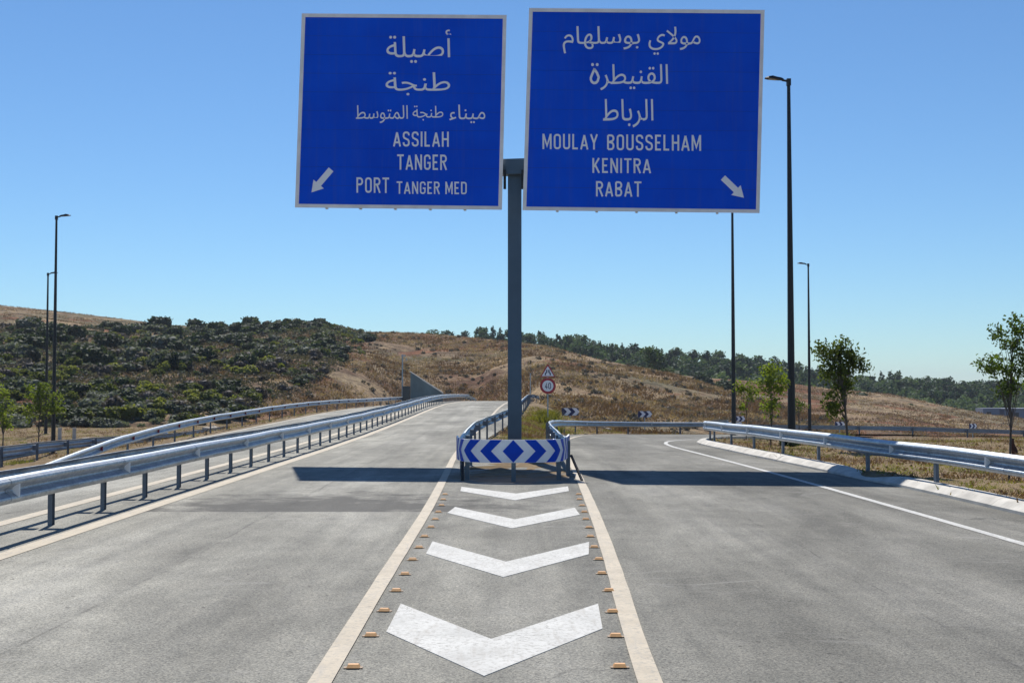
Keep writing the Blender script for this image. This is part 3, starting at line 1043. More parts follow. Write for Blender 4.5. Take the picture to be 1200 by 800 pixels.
# Arabic lettering: joined letter shapes picked by hand, the glyph outlines come from Blender's own font
AR = {'ا': (0xFE8D, 2), 'أ': (0xFE83, 2), 'ب': (0xFE8F, 4), 'ة': (0xFE93, 2), 'ت': (0xFE95, 4), 'ج': (0xFE9D, 4), 'ر': (0xFEAD, 2), 'س': (0xFEB1, 4),
      'ص': (0xFEB9, 4), 'ط': (0xFEC1, 4), 'ق': (0xFED5, 4), 'ل': (0xFEDD, 4), 'م': (0xFEE1, 4), 'ن': (0xFEE5, 4), 'ه': (0xFEE9, 4), 'و': (0xFEED, 2),
      'ي': (0xFEF1, 4), 'ء': (0xFE80, 1), 'ﻻ': (0xFEFB, 2), 'ـ': (0x0640, 4)}


def shape_arabic(word):
    word = word.replace('لا', 'ﻻ')
    res = []
    for i, ch in enumerate(word):
        base, forms = AR[ch]
        prev = i > 0 and AR[word[i - 1]][1] == 4
        nxt = i < len(word) - 1 and forms == 4 and AR[word[i + 1]][1] > 1
        if ch == 'ـ': res.append(ch); continue
        if forms == 1: res.append(chr(base)); continue
        k = (3 if prev and nxt else 2 if nxt else 1 if prev else 0) if forms == 4 else (1 if prev else 0)
        if ch == 'ط': k = 2 if k in (0, 2) else 3
        res.append(chr(base + k))
    return res[::-1]


def contours(body):
    """closed outlines of a text, as lists of 2-d points"""
    cu = bpy.data.curves.new("t", 'FONT')
    cu.body = body
    cu.resolution_u = 4
    cu.fill_mode = 'NONE'
    o = bpy.data.objects.new("t", cu)
    COL.objects.link(o)
    dg = bpy.context.evaluated_depsgraph_get()
    me = bpy.data.meshes.new_from_object(o.evaluated_get(dg))
    nb = {}
    for e in me.edges:
        a_, b_ = e.vertices
        nb.setdefault(a_, []).append(b_); nb.setdefault(b_, []).append(a_)
    seen, loops = set(), []
    for v0 in sorted(nb):
        if v0 in seen: continue
        lp, cur, prev = [], v0, None
        while cur is not None and cur not in seen:
            seen.add(cur); lp.append(cur)
            nxt = [q for q in nb[cur] if q != prev and q not in seen]
            # keep the drawing direction: the next index first
            nxt.sort(key=lambda q: (q != cur + 1, q))
            prev, cur = cur, (nxt[0] if nxt else None)
        loops.append([Vector((me.vertices[q].co.x, me.vertices[q].co.y)) for q in lp])
    bpy.data.objects.remove(o); bpy.data.curves.remove(cu); bpy.data.meshes.remove(me)
    return [lp for lp in loops if len(lp) > 2]


def area2(lp): return sum(a_.x * b_.y - b_.x * a_.y for a_, b_ in zip(lp, lp[1:] + lp[:1]))


def inside(p, lp):
    c_ = False
    for a_, b_ in zip(lp, lp[1:] + lp[:1]):
        if (a_.y > p.y) != (b_.y > p.y) and p.x < (b_.x - a_.x) * (p.y - a_.y) / (b_.y - a_.y) + a_.x: c_ = not c_
    return c_


_gc = {}


def font_glyph(ch):
    """(points, faces, layers, advance): every outer outline is filled by itself, minus the holes that lie in it"""
    if ch in _gc: return _gc[ch]
    if ord(ch) == 0xFE93:                                  # the free-standing round letter: a closed drop and two dots
        parts = [ribbon([(.21, .56), (.13, .40)] + arc(.20, .19, .15, .16, 150, 330, 8) + [(.37, .24), (.30, .40), (.19, .54)], .095)]
        for cx in (.12, .31):
            parts.append(([Vector((cx + .06 * math.cos(R(45 * i)), .70 + .06 * math.sin(R(45 * i)))) for i in range(8)], [tuple(range(8))]))
        _gc[ch] = (parts, .46)
        return _gc[ch]
    lps = contours(ch)
    l2 = contours(ch + ch)
    adv = max(p.x for lp in l2 for p in lp) - max(p.x for lp in lps for p in lp)
    sg = 1 if area2(max(lps, key=lambda lp: abs(area2(lp)))) > 0 else -1
    outs = [lp for lp in lps if area2(lp) * sg > 0]
    holes = [lp for lp in lps if area2(lp) * sg <= 0]
    parts = []
    for o_ in outs:
        hs = [h_ for h_ in holes if sum(inside(p, o_) for p in h_) > len(h_) * .9]
        allp = [p for lp in [o_] + hs for p in lp]
        tri = tessellate_polygon([[p.to_3d() for p in lp] for lp in [o_] + hs])
        parts.append((allp, [tuple(t_) for t_ in tri]))
    _gc[ch] = (parts, adv)
    return _gc[ch]


def arabic(word):
    out = []
    x = 0
    lay = 0
    for k, ch in enumerate(shape_arabic(word)):
        parts, adv = font_glyph(ch)
        for vs, fs in parts:
            out.append(([Vector((v.x + x, v.y)) for v in vs], fs, lay % 4))
            lay += 1
        x += adv - .004
    return out


def put_word(strokes, box, parent, mat=None, slant=0.0):
    x0, y0, x1, y1 = box
    ax = [v.x for vs, _, _ in strokes for v in vs]
    ay = [v.y for vs, _, _ in strokes for v in vs]
    mx, Mx, my, My = min(ax), max(ax), min(ay), max(ay)
    mb = MB()
    for vs, fs, lay in strokes:
        P = []
        for v in vs:
            u = (v.x - mx) / (Mx - mx); w = (v.y - my) / (My - my)
            py = y1 + (y0 - y1) * w + slant * (u - .5)
            px = x0 + (x1 - x0) * u
            P.append(loc(on_sign(px, py, .010 + lay * .0006)))
        mb.add(P, fs)
    # faces towards the viewer
    me = mb.mesh("lettering", mat or M["sign_white"])
    return link("lettering", me, parent)


def panel(corners, words, arrow, lugs, label, nplank):
    (ax, ay), (bx, by), (cx, cy), (dx, dy) = corners      # tl, tr, br, bl

    def uv(u, v):                                         # u right, v down
        return (ax * (1 - u) * (1 - v) + bx * u * (1 - v) + cx * u * v + dx * (1 - u) * v,
                ay * (1 - u) * (1 - v) + by * u * (1 - v) + cy * u * v + dy * (1 - u) * v)
    W = ((bx - ax) ** 2 + (by - ay) ** 2) ** .5
    Hh = ((dx - ax) ** 2 + (dy - ay) ** 2) ** .5
    fu, fv = 4.3 / W, 4.3 / Hh
    mb = MB()

    def quadbox(us, vs_, o0, o1, mb):
        P = [loc(on_sign(*uv(u, v), out=o)) for o in (o1, o0) for u, v in ((us[0], vs_[0]), (us[1], vs_[0]), (us[1], vs_[1]), (us[0], vs_[1]))]
        mb.add(P, [(3, 2, 1, 0), (4, 5, 6, 7), (0, 1, 5, 4), (1, 2, 6, 5), (2, 3, 7, 6), (3, 0, 4, 7)])
    quadbox((.004, .996), (.004, .996), -.05, -.012, mb)
    root = mb.build("sign_panel", M["navy"], gantry)
    root["label"] = label
    for i in range(nplank):
        v0 = fv + (1 - 2 * fv) * i / nplank
        v1 = fv + (1 - 2 * fv) * (i + 1) / nplank
        mb = MB()
        quadbox((fu, 1 - fu), (v0 + .0004, v1 - .0004), -.011, .0 + random.uniform(0, .002), mb)
        mb.build("plank", M["sign_blue"], root)
    mb = MB()
    quadbox((0, fu), (0, 1), -.06, .012, mb)
    quadbox((1 - fu, 1), (0, 1), -.06, .012, mb)
    quadbox((fu, 1 - fu), (0, fv), -.06, .0125, mb)
    quadbox((fu, 1 - fu), (1 - fv, 1), -.06, .0125, mb)
    mb.build("frame", M["frame"], root)
    for kind, word, box, sl in words:
        put_word(arabic(word) if kind == 'a' else latin(word), box, root, slant=sl)
    (tx, ty), (hx, hy) = arrow
    d = Vector((hx - tx, hy - ty)); Lr = d.length; d.normalize(); nn = Vector((-d.y, d.x))
    a0 = Vector((tx, ty)); hd = a0 + d * (Lr - 13)
    P = [a0 + nn * 3.6, a0 - nn * 3.6, hd - nn * 3.6, hd - nn * 8.0, Vector((hx, hy)), hd + nn * 8.0, hd + nn * 3.6]
    mb = MB().add([loc(on_sign(p.x, p.y, .0125)) for p in P], [(0, 1, 2, 6), (2, 3, 4, 5, 6)])
    mb.build("arrow", M["sign_white"], root)
    for lx in lugs:
        mb = MB()
        u = (lx - ax) / W
        p0 = on_sign(*uv(u, .02)); p1 = on_sign(*uv(u, 1.004))
        mb.box(loc(((p0.x + p1.x) / 2, (p0.y + p1.y) / 2 + .10, (p0.z + p1.z) / 2)), (.06, .08, (p0.z - p1.z)), rz)
        mb.build("back_rail", M["alu_back"], root)
    return root


panel([(353.7, 16.0), (593.7, 17.9), (588.2, 245.9), (345.6, 243.2)],
      [('a', 'أصيلة', (452.8, 35, 528.8, 74), 0), ('a', 'طنجة', (451.8, 84.5, 527.5, 112), 0), ('a', 'ميناء', (526.5, 122.8, 568.7, 144.5), 0),
       ('a', 'المتوسط', (417, 123.5, 478, 144.5), 0), ('a', 'طنجة', (483.5, 124, 519.5, 141.5), 0),
       ('l', 'ASSILAH', (460.6, 154.3, 525.9, 172.2), .4), ('l', 'TANGER', (465.4, 181.2, 523.9, 199.6), .4), ('l', 'PORT', (417.7, 208, 456, 226.5), .3),
       ('l', 'TANGER MED', (464.8, 212.9, 547, 227.8), .6)],
      ((388.0, 198.6), (365.0, 225.6)), (387, 426.5, 467, 507.7, 548), "left blue panel with ASSILAH, TANGER and PORT TANGER MED in two scripts and an arrow down to the left", 10)
panel([(620.1, 9.7), (896.0, 12.0), (890.1, 249.8), (612.3, 246.4)],
      [('a', 'مولاي', (760.0, 31.5, 820.9, 64.5), 0), ('a', 'بوسلهام', (659.5, 31, 750.0, 63), 0), ('a', 'القنيطرة', (691, 74, 782.9, 106), 0), ('a', 'الرباط', (706.6, 116.3, 765.7, 149.5), 0),
       ('l', 'MOULAY', (635.7, 156.8, 700.7, 175.4), .6), ('l', 'BOUSSELHAM', (711.4, 158, 821.6, 176.8), .8), ('l', 'KENITRA', (694.2, 185, 763.0, 203.4), .5),
       ('l', 'RABAT', (698.4, 212.5, 751.7, 230.8), .4)],
      ((847.2, 208.2), (871.8, 231.8)), (657, 703, 749.5, 796, 843.7), "right blue panel with MOULAY BOUSSELHAM, KENITRA and RABAT in two scripts and an arrow down to the right", 10)


# ------------------------------------------------------------------ lamp posts
def lamp_post(x, Y, h, r0, r1, face, label, headlen=.62):
    z = ground_z(x, Y)
    root = tag(empty("street_lamp", (x, Y, z)), label, "street lamp", "tall black street lamps")
    MB().tube([(0, 0, -.1), (0, 0, .9), (0, 0, h * .55), (0, 0, h)], [r0 * 1.05, r0, (r0 + r1) / 2, r1], 12).build("pole", M["black"], root)
    MB().tube([(0, 0, 0), (0, 0, .06)], r0 * 1.9, 12).build("base_plate", M["black"], root)
    MB().box((0, 0, h + .02), (.13, .13, .22)).tube([(0, 0, h + .05), (face * .22, 0, h + .09)], .035, 6).build("bracket", M["black"], root)
    a = face
    prof = [(.16, .045, .03), (.24, .07, .07), (.40, .075, .12), (.52, .095, .14), (headlen + .04, .06, .14), (headlen + .14, .018, .09)]
    vs, fs = [], []
    for px, hh, ww in prof:
        zc = h + .09 + (px - .16) * .10
        vs += [(a * px, -ww, zc), (a * px, -ww * .6, zc + hh), (a * px, ww * .6, zc + hh), (a * px, ww, zc), (a * px, ww * .8, zc - .012), (a * px, -ww * .8, zc - .012)]
    for i in range(len(prof) - 1):
        for j in range(6):
            f = (i * 6 + j, i * 6 + (j + 1) % 6, (i + 1) * 6 + (j + 1) % 6, (i + 1) * 6 + j)
            fs.append(f)
    fs += [tuple(range(6)), tuple((len(prof) - 1) * 6 + j for j in range(6))]
    hd = MB().add(vs, fs).build("lamp_head", M["black"], root)
    MB().add([(a * .40, -.09, h + .098), (a * .40, .09, h + .098), (a * (headlen + .02), .10, h + .12), (a * (headlen + .02), -.10, h + .12)], [(0, 1, 2, 3)]).build("lens", M["lamp_glass"], hd)
    return root


lamp_post(at(928, 532, 39).x, 39, 11.62, .125, .055, -1, "nearest and thickest black lamp post, behind the right guardrail")
lamp_post(at(860, 512, 62).x, 62, 12.2, .115, .055, -1, "black lamp post whose top is hidden behind the right blue panel")
lamp_post(at(949, 507, 86).x, 86, 12.1, .12, .055, -1, "thin far black lamp post just right of the thickest one")
lamp_post(at(62.5, 513, 66).x, 66, 12.75, .115, .055, 1, "taller black lamp post at the far left, behind the young yellow-green tree")
lamp_post(at(53.5, 512, 88).x, 88, 11.5, .115, .055, 1, "smaller far black lamp post close beside the taller one at the far left", .55)


# ------------------------------------------------------------------ small signs
def flat_poly(pts, y, mat, name, parent, th=.004, mb=None):
    n_ = len(pts)
    vs = [(a, y - th, b) for a, b in pts] + [(a, y, b) for a, b in pts]
    fs = [tuple(range(n_)), tuple(range(n_, 2 * n_))[::-1]] + [(i, i + n_, (i + 1) % n_ + n_, (i + 1) % n_) for i in range(n_)]
    return MB().add(vs, fs).build(name, mat, parent)


def chevron_board(px, py, Y, w, h, n_, label, zg=None):
    c = at(px, py, Y)
    z0 = ground_z(c.x, Y) if zg is None else zg
    root = tag(empty("curve_marker", (c.x, Y, z0)), label, "chevron sign", "navy and white chevron boards round the curve")
    zc = c.z - z0
    MB().box((0, 0, zc), (w, .03, h)).build("board", M["navy"], root)
    st = w / n_
    for k in range(n_):
        x0 = -w / 2 + st * (k + .22)
        a = st * .42
        b = st * .50
        # white arrow pointing right
        pts = [(x0, h / 2), (x0 + b, h / 2), (x0 + b + a, 0), (x0 + b, -h / 2), (x0, -h / 2), (x0 + a, 0)]
        vs = [(q, -.019, zc + r_ * .97) for q, r_ in pts]
        MB().add(vs, [(5, 2, 1, 0)[::-1], (4, 3, 2, 5)[::-1]]).build("white_chevron", M["sign_white"], root)
    MB().box((0, .04, zc / 2), (.07, .05, zc + .1)).build("post", M["galv"], root)
    return root


chevron_board(668, 482.2, 80, 1.10, .50, 2, "chevron board nearest the round speed sign, above the ramp guardrail")
chevron_board(755.5, 485, 88, .96, .44, 2, "chevron board on the slope above the middle of the ramp guardrail")
chevron_board(867, 490.5, 98, .75, .42, 2, "chevron board half hidden by the lamp post beside the two small trees")
chevron_board(984, 497, 94, .72, .40, 2, "chevron board just right of the bushy young tree trunk")
chevron_board(1140, 499, 92, .55, .36, 2, "chevron board farthest to the right, near the tall thin sapling")

# speed limit and road-narrows sign
Ys = 68.0
c = at(642, 452, Ys)
zg = road_z(c.x, Ys)
root = tag(empty("speed_sign", (c.x, Ys, zg)), "round red-rimmed 40 speed limit sign under a small warning triangle on one post", "road sign")
zc = c.z - zg


def disc(r, n_=28, cz=0): return [(r * math.sin(2 * math.pi * i / n_), cz + r * math.cos(2 * math.pi * i / n_)) for i in range(n_)]


MB().box((0, .05, zc * .5 + .35), (.07, .05, zc + .9)).build("post", M["galv"], root)
flat_poly(disc(.44, cz=zc), 0, M["sign_red"], "disc", root, .02)
flat_poly(disc(.31, cz=zc), -.022, M["sign_white"], "white_face", root)


def small_word(word, cx, cz, hgt, y, parent, sx=1.0):
    st = latin(word)
    ax = [v.x for vs, _, _ in st for v in vs]
    w = max(ax) - min(ax)
    mb = MB()
    for vs, fs, lay in st:
        mb.add([(cx + (v.x - min(ax) - w / 2) * hgt * sx, y - lay * .0006, cz + (v.y - .5) * hgt) for v in vs], fs)
    return mb.build("lettering", M["navy"], parent)


small_word("40", 0, zc, .34, -.030, root, .85)
tz = at(642, 441.5, Ys).z - zg
TR = lambda s_, o=0: [(-.42 * s_, tz + o), (.42 * s_, tz + o), (0, tz + .70 * s_ + o)]
tri = flat_poly([(-.42, tz), (.42, tz), (.04, tz + .69), (-.04, tz + .69)], 0, M["sign_red"], "warning_triangle", root, .02)
flat_poly([(-.34, tz + .045), (.34, tz + .045), (0.0, tz + .60)], -.022, M["sign_white"], "triangle_face", root)
mb = MB()
for sg in (-1, 1):
    vs, fs = ribbon([(sg * .14, .09), (sg * .13, .20), (sg * .06, .26), (sg * .06, .40)], .065)
    mb.add([(v.x, -.030, tz + v.y) for v in vs], fs)
mb.build("narrows_symbol", M["navy"], root)

# thin poles on the far side of the left road
for px, pt, Y, lab in ((471.5, 415, 135, "thin grey pole with a small fitting at its top beside the dark wing wall"), (621.5, 437, 118, "very thin marker pole behind the end of the island guardrail")):
    p = at(px, 466, Y)
    zt = at(px, pt, Y).z
    root = tag(empty("utility_pole", (p.x, Y, zl(Y) - .2)), lab, "pole")
    hh = zt - zl(Y) + .2
    MB().tube([(0, 0, -1), (0, 0, hh)], [.09, .06] if px < 500 else [.05, .04], 8).build("pole", M["galv"], root)
    MB().box((0.1 if px < 500 else 0, 0, hh - .15), (.5 if px < 500 else .08, .12, .12)).build("fitting", M["galv"], root)
    if px < 500: MB().box((.45, 0, hh - .55), (.12, .12, .25)).build("camera_box", M["galv"], root)

# wing wall
p0, p1 = at(481, 436, 128), at(519, 461, 132)
zb = zl(130) - 1.5
root = tag(empty("wing_wall", (p0.x, 128, zb)), "dark sloping concrete wing wall beyond the end of the far left guardrail", "wall")
W, D = p1.x - p0.x, .5
hA, hB = p0.z - zb, p1.z - zb
MB().add([(0, 0, 0), (W, 4, 0), (W, 4, hB), (0, 0, hA), (0, D, 0), (W, 4 + D, 0), (W, 4 + D, hB), (0, D, hA)],
         [(0, 1, 2, 3), (7, 6, 5, 4), (1, 5, 6, 2), (4, 0, 3, 7), (0, 4, 5, 1), (3, 2, 6, 7)]).build("wall_face", M["wall_concrete"], root)
MB().add([(-.1, -.08, hA), (W, 3.92, hB), (W, 4 + D + .08, hB), (-.1, D + .08, hA), (-.1, -.08, hA + .14), (W, 3.92, hB + .14), (W, 4 + D + .08, hB + .14), (-.1, D + .08, hA + .14)],
         [(0, 1, 5, 4), (1, 2, 6, 5), (2, 3, 7, 6), (3, 0, 4, 7), (4, 5, 6, 7), (3, 2, 1, 0)]).build("coping", M["concrete"], root)
MB().box((-.45, .6, hA * .38), (.8, 1.0, hA * .6)).build("pier", M["window_dark"], root)

# low building at the far right
pb = at(1160, 493, 250)
root = tag(empty("low_building", (pb.x, 250, pb.z - .3)), "long low blue-grey building with small windows below the woods at the right edge", "building")
MB().box((9, 3, 1.3), (12, 6, 2.8)).build("wall", M["house"], root)
MB().box((9, 3, 2.78), (12.4, 6.4, .16)).build("roof", M["house"], root)
MB().box((0.3, 2, 1.4), (3.4, 4, 3.0)).build("annexe", M["house"], root)
for wx in (5.5, 7.6, 11.2, 13.0):
    MB().box((wx, -.01, 1.5), (.9, .06, 1.0)).build("window", M["window_dark"], root)
MB().box((-.2, -.01, 1.3), (.8, .06, 1.7)).build("door", M["window_dark"], root)


# ------------------------------------------------------------------ hills
def ground_far(X, Y): return ground_z(max(-60, min(60, X)), Y) if Y < 260 else -6.7


class Hill:
    def __init__(self, name, ridge, foot, back, nt, ns, shape, noise, mat, seed):
        self.rx = np.array(ridge, float)
        self.shape = shape
        rng = np.random.default_rng(seed)
        self.U0, self.U1 = ridge[0][0], ridge[-1][0]
        self.foot = foot
        self.noise = noise
        self.ph = rng.uniform(0, 6.28, (24,))
        self.fr = rng.uniform(-1, 1, (24, 2))
        us = np.linspace(self.U0, self.U1, ns)
        ts = np.concatenate([np.linspace(-0.02, 1, nt), 1 + np.linspace(0.05, 1, 8)])
        V = np.zeros((len(ts), ns, 3))
        for j, t in enumerate(ts):
            for i, u in enumerate(us):
                V[j, i] = self.point(u, t, back)
        idx = np.arange(len(ts) * ns).reshape(len(ts), ns)
        F = np.stack([idx[:-1, :-1], idx[:-1, 1:], idx[1:, 1:], idx[1:, :-1]], -1).reshape(-1, 4)
        self.obj = tag(link(name, np_mesh(name, V.reshape(-1, 3), F, mat, True)), kind="structure")

    def ends(self, u):
        py = np.interp(u, self.rx[:, 0], self.rx[:, 1])
        Yr = np.interp(u, self.rx[:, 0], self.rx[:, 2])
        f = np.array(self.foot, float)
        Yf = np.interp(u, f[:, 0], f[:, 1])
        r = at(u, py, Yr)
        X = (u - 600) / FPX * Yf
        zf = np.interp(u, f[:, 0], f[:, 2])
        return Vector((X, Yf, zf)), r

    def nz(self, x, y):
        s = 0.0
        for k in range(24):
            wl = 60.0 / (1.28 ** k)
            s += math.sin((x * self.fr[k, 0] + y * self.fr[k, 1]) * 6.28 / wl + self.ph[k]) * wl / 60.0
        return s * self.noise

    def point(self, u, t, back=60.0):
        a, b = self.ends(u)
        if t <= 1:
            x = a.x + (b.x - a.x) * t
            y = a.y + (b.y - a.y) * t
            tt = max(t, 0)
            z = a.z + (b.z - a.z) * (tt ** self.shape) + (t if t < 0 else 0) * 20
            z += self.nz(x, y) * (4 * tt * (1 - tt) + .12 * tt)
        else:
            k = t - 1
            x = b.x * (1 + k * back / b.y)
            y = b.y + k * back
            z = b.z - (b.z + 9) * k * k - .04 * back * k + self.nz(x, y) * .12 * (1 - k)
        return (x, y, z)


hillA = Hill("hillside",
             [(-260, 352, 370), (-150, 353, 360), (0, 358.5, 340), (50, 363, 335), (100, 369, 330), (150, 374.5, 325), (200, 380.5, 318), (260, 384, 300), (330, 381, 280), (375, 378, 270),
              (425, 389, 258), (480, 390, 250), (520, 392, 245), (560, 396, 240), (600, 400, 235), (640, 405, 230), (700, 420, 215), (745, 429, 205), (790, 440, 190),
              (835, 453, 170), (870, 462, 155), (930, 480, 135), (1000, 498, 118)],
             [(-260, 100, -1.75), (0, 100, -1.75), (200, 102, -1.7), (330, 122, -.9), (425, 150, -.3), (480, 172, -1), (560, 172, -1), (600, 150, -.3), (625, 122, .1), (645, 100, -.9), (700, 84, -1.5), (745, 84, -1.55),
              (790, 86, -1.6), (835, 90, -1.75), (870, 95, -1.95), (930, 100, -2.3), (1000, 106, -2.7)], 60, 90, 320, 0.85, 0.42, M["hill"], 3)
hillB = Hill("hill", [(700, 440, 300), (780, 438, 300), (860, 445, 290), (934, 450, 280), (971, 455, 275), (1040, 461.5, 270), (1115, 477, 260), (1171, 486.5, 250), (1230, 494, 240)],
             [(700, 190, -4), (860, 170, -5), (934, 165, -5.5), (1040, 160, -6), (1171, 165, -6.4), (1230, 170, -6.6)], 60, 30, 120, 0.8, .22, M["hill"], 5)
hillC = Hill("ridge", [(420, 412, 430), (500, 410, 430), (600, 414, 430), (700, 424, 430), (760, 434, 430), (860, 446, 425), (900, 452, 420), (1000, 468, 420), (1100, 474, 420), (1200, 478, 420), (1400, 482, 420)],
             [(420, 320, -6.5), (1400, 300, -6.8)], 200, 16, 80, 1.0, .3, M["far_ground"], 8)


# ------------------------------------------------------------------ vegetation meshes
def rand_rot(n_):
    q = RNG.normal(0, 1, (n_, 4)); q /= np.linalg.norm(q, axis=1)[:, None]
    w, x, y, z = q.T
    return np.stack([np.stack([1 - 2 * (y * y + z * z), 2 * (x * y - z * w), 2 * (x * z + y * w)], -1),
                     np.stack([2 * (x * y + z * w), 1 - 2 * (x * x + z * z), 2 * (y * z - x * w)], -1),
                     np.stack([2 * (x * z - y * w), 2 * (y * z + x * w), 1 - 2 * (x * x + y * y)], -1)], 1)


def leaves_at(P, size, aspect=.5):
    """a diamond leaf of about `size` at each point; returns verts (4n,3), faces (n,4)"""
    n_ = len(P)
    s = size * RNG.uniform(.6, 1.35, n_) if np.isscalar(size) else size
    q = np.array([[0, -.5, 0], [.5 * aspect, 0, .06], [0, .5, 0], [-.5 * aspect, 0, .06]])
    Rm = rand_rot(n_)
    V = np.einsum('nij,kj->nki', Rm, q) * s[:, None, None] + P[:, None, :]
    return V.reshape(-1, 3), np.arange(4 * n_).reshape(n_, 4)


def blob_points(blobs, n_, inner=.55):
    """points in the outer part of a set of ellipsoids (x, y, z, rx, ry, rz)"""
    B = np.array(blobs, float)
    wgt = (B[:, 3] * B[:, 4] * B[:, 5]) ** .67
    k = RNG.choice(len(B), n_, p=wgt / wgt.sum())
    d = RNG.normal(0, 1, (n_, 3)); d /= np.linalg.norm(d, axis=1)[:, None]
    r = RNG.uniform(inner, 1, n_) ** .6 * (1 + .12 * RNG.normal(0, 1, n_))
    return B[k, :3] + d * B[k, 3:] * r[:, None]


def shrub_mesh(seed, mat, n_=420, leaf=.26):
    rs = np.random.default_rng(seed)
    bl = []
    for _ in range(rs.integers(5, 9)):
        a = rs.uniform(0, 6.28); d = rs.uniform(0, .75)
        r = rs.uniform(.30, .62)
        bl.append((math.cos(a) * d, math.sin(a) * d, rs.uniform(.25, .75) * (1.15 - d * .6), r, r, r * rs.uniform(.65, .95)))
    P = blob_points(bl, n_)
    P = P[P[:, 2] > -.02]
    V, F = leaves_at(P, leaf, .75)
    # a dark inner body so the ground does not show through
    me = np_mesh("shrub", V, F, mat)
    bm = bmesh.new(); bm.from_mesh(me)
    for x, y, z, r, _, rz_ in bl:
        g = bmesh.ops.create_icosphere(bm, subdivisions=2, radius=1)
        for v in g['verts']:
            j = 1 + .18 * math.sin(v.co.x * 7 + seed) * math.cos(v.co.y * 8 + v.co.z * 6)
            v.co = Vector((x + v.co.x * r * .80 * j, y + v.co.y * r * .80 * j, max(-.05, z + v.co.z * rz_ * .80 * j)))
    bm.to_mesh(me); bm.free()
    return me


SHR = [[shrub_mesh(100 + 7 * m + k, LEAF[m]) for k in range(3)] for m in range(4)]


def scrub_ok(u, t):
    a, b = hillA.ends(u)
    x, y, z = hillA.point(u, t)
    py = 455 - (z - EYE) / y * FPX
    if py < np.interp(u, [0, 120, 225, 240], [381, 384, 386, 360]): return False
    lim = np.interp(py, [370, 388, 420, 438, 459, 474, 500], [415, 424, 402, 380, 342, 300, 285])
    return u < lim + RNG.normal(0, 10)


cand = []
while len(cand) < 3300:
    u = RNG.uniform(-240, 430)
    t = RNG.uniform(0.0, .995) ** 1.0
    if not scrub_ok(u, t): continue
    x, y, z = hillA.point(u, t)
    if math.sin(x * .11 + 2 * math.sin(y * .07)) + math.sin(y * .16 + x * .05) > 1.0 + RNG.normal(0, .4): continue
    big = RNG.uniform()
    r = .45 + 1.05 * RNG.uniform() ** 2 + (1.5 if big > .955 and t > .22 else 0)
    cand.append((x, y, z, r, RNG.uniform(), u, t))
cand.sort(key=lambda c_: (-(c_[3] / c_[1]) if -20 < c_[5] < 440 else 1))
shrub_roots = cand[:285]
KN = ["dark green", "olive green", "grey green", "dusky purple-grey"]


def kind_at(x, y, rnd, r):
    f = .5 + .5 * math.sin(x * .045 + 1.3 * math.sin(y * .05) + 2)
    if r > 1.9: return 0 if rnd < .7 else 2
    if rnd < .20: return 0
    if rnd < .20 + .16 * (x > -60) + .08: return 1
    if rnd < .50 + .35 * f: return 3
    return 2


for x, y, z, r, q, u, t in shrub_roots:
    m = kind_at(x, y, q, r)
    o = link("shrub", SHR[m][RNG.integers(3)], None, (x, y, z - .05), (0, 0, RNG.uniform(0, 6.28)), (r, r * RNG.uniform(.85, 1.15), r * RNG.uniform(.7, 1.0)))
    sz = "large" if r > 1.9 else "medium-sized" if r > 1.1 else "small"
    zone = "on the foot" if t < .25 else "low" if t < .5 else "halfway up" if t < .75 else "near the top"
    side = "behind the lamp posts" if u < 110 else "nearest the brown slope" if u > 270 else "in the middle"
    lab = f"{sz} {KN[m]} shrub {zone} of the left hillside, {side}".replace("low of", "low on").replace("halfway up of", "halfway up").replace("on the foot of", "at the foot of")
    tag(o, lab, "shrub", lab.replace("shrub ", "shrubs ", 1))
# the smaller scrub, joined per colour
for m in range(4):
    VV, FF, off = [], [], 0
    temps = []
    for k in range(4):
        bl = [(RNG.uniform(-.35, .35), RNG.uniform(-.35, .35), RNG.uniform(.15, .5), .5, .5, .42) for _ in range(4)]
        P = blob_points(bl, 95, .4); P = P[P[:, 2] > -.02]
        temps.append(leaves_at(P, .42, .8))
    for x, y, z, r, q, u, t in cand[285:]:
        if kind_at(x, y, q, r) != m: continue
        V, F = temps[RNG.integers(4)]
        a = RNG.uniform(0, 6.28); ca, sa = math.cos(a), math.sin(a)
        V2 = V @ np.array([[ca, sa, 0], [-sa, ca, 0], [0, 0, 1]]) * (r, r, r * .85) + (x, y, z - .05)
        VV.append(V2); FF.append(F + off); off += len(V)
    o = link("scrub", np_mesh("scrub", np.concatenate(VV), np.concatenate(FF), LEAF[m]))
    tag(o, kind="stuff")
    o["label"] = f"low {KN[m]} scrub covering the left hillside"

# fine low brush that greys the ground between the shrubs
VV, FF, off = [], [], 0
while off < 3400 * 4 * 26:
    u = RNG.uniform(-240, 430); t = RNG.uniform(0.02, .995)
    if not scrub_ok(u, t): continue
    x, y, z = hillA.point(u, t)
    r = RNG.uniform(.5, 1.0)
    P = RNG.normal(0, 1, (26, 3)) * (.75, .75, .16) * r + (x, y, z + .18)
    V, F = leaves_at(P, .34, .6)
    VV.append(V); FF.append(F + off); off += len(V)
tag(link("undergrowth", np_mesh("undergrowth", np.concatenate(VV), np.concatenate(FF), M["low_brush"])), "low grey-brown brush between the shrubs of the left hillside", kind="stuff")

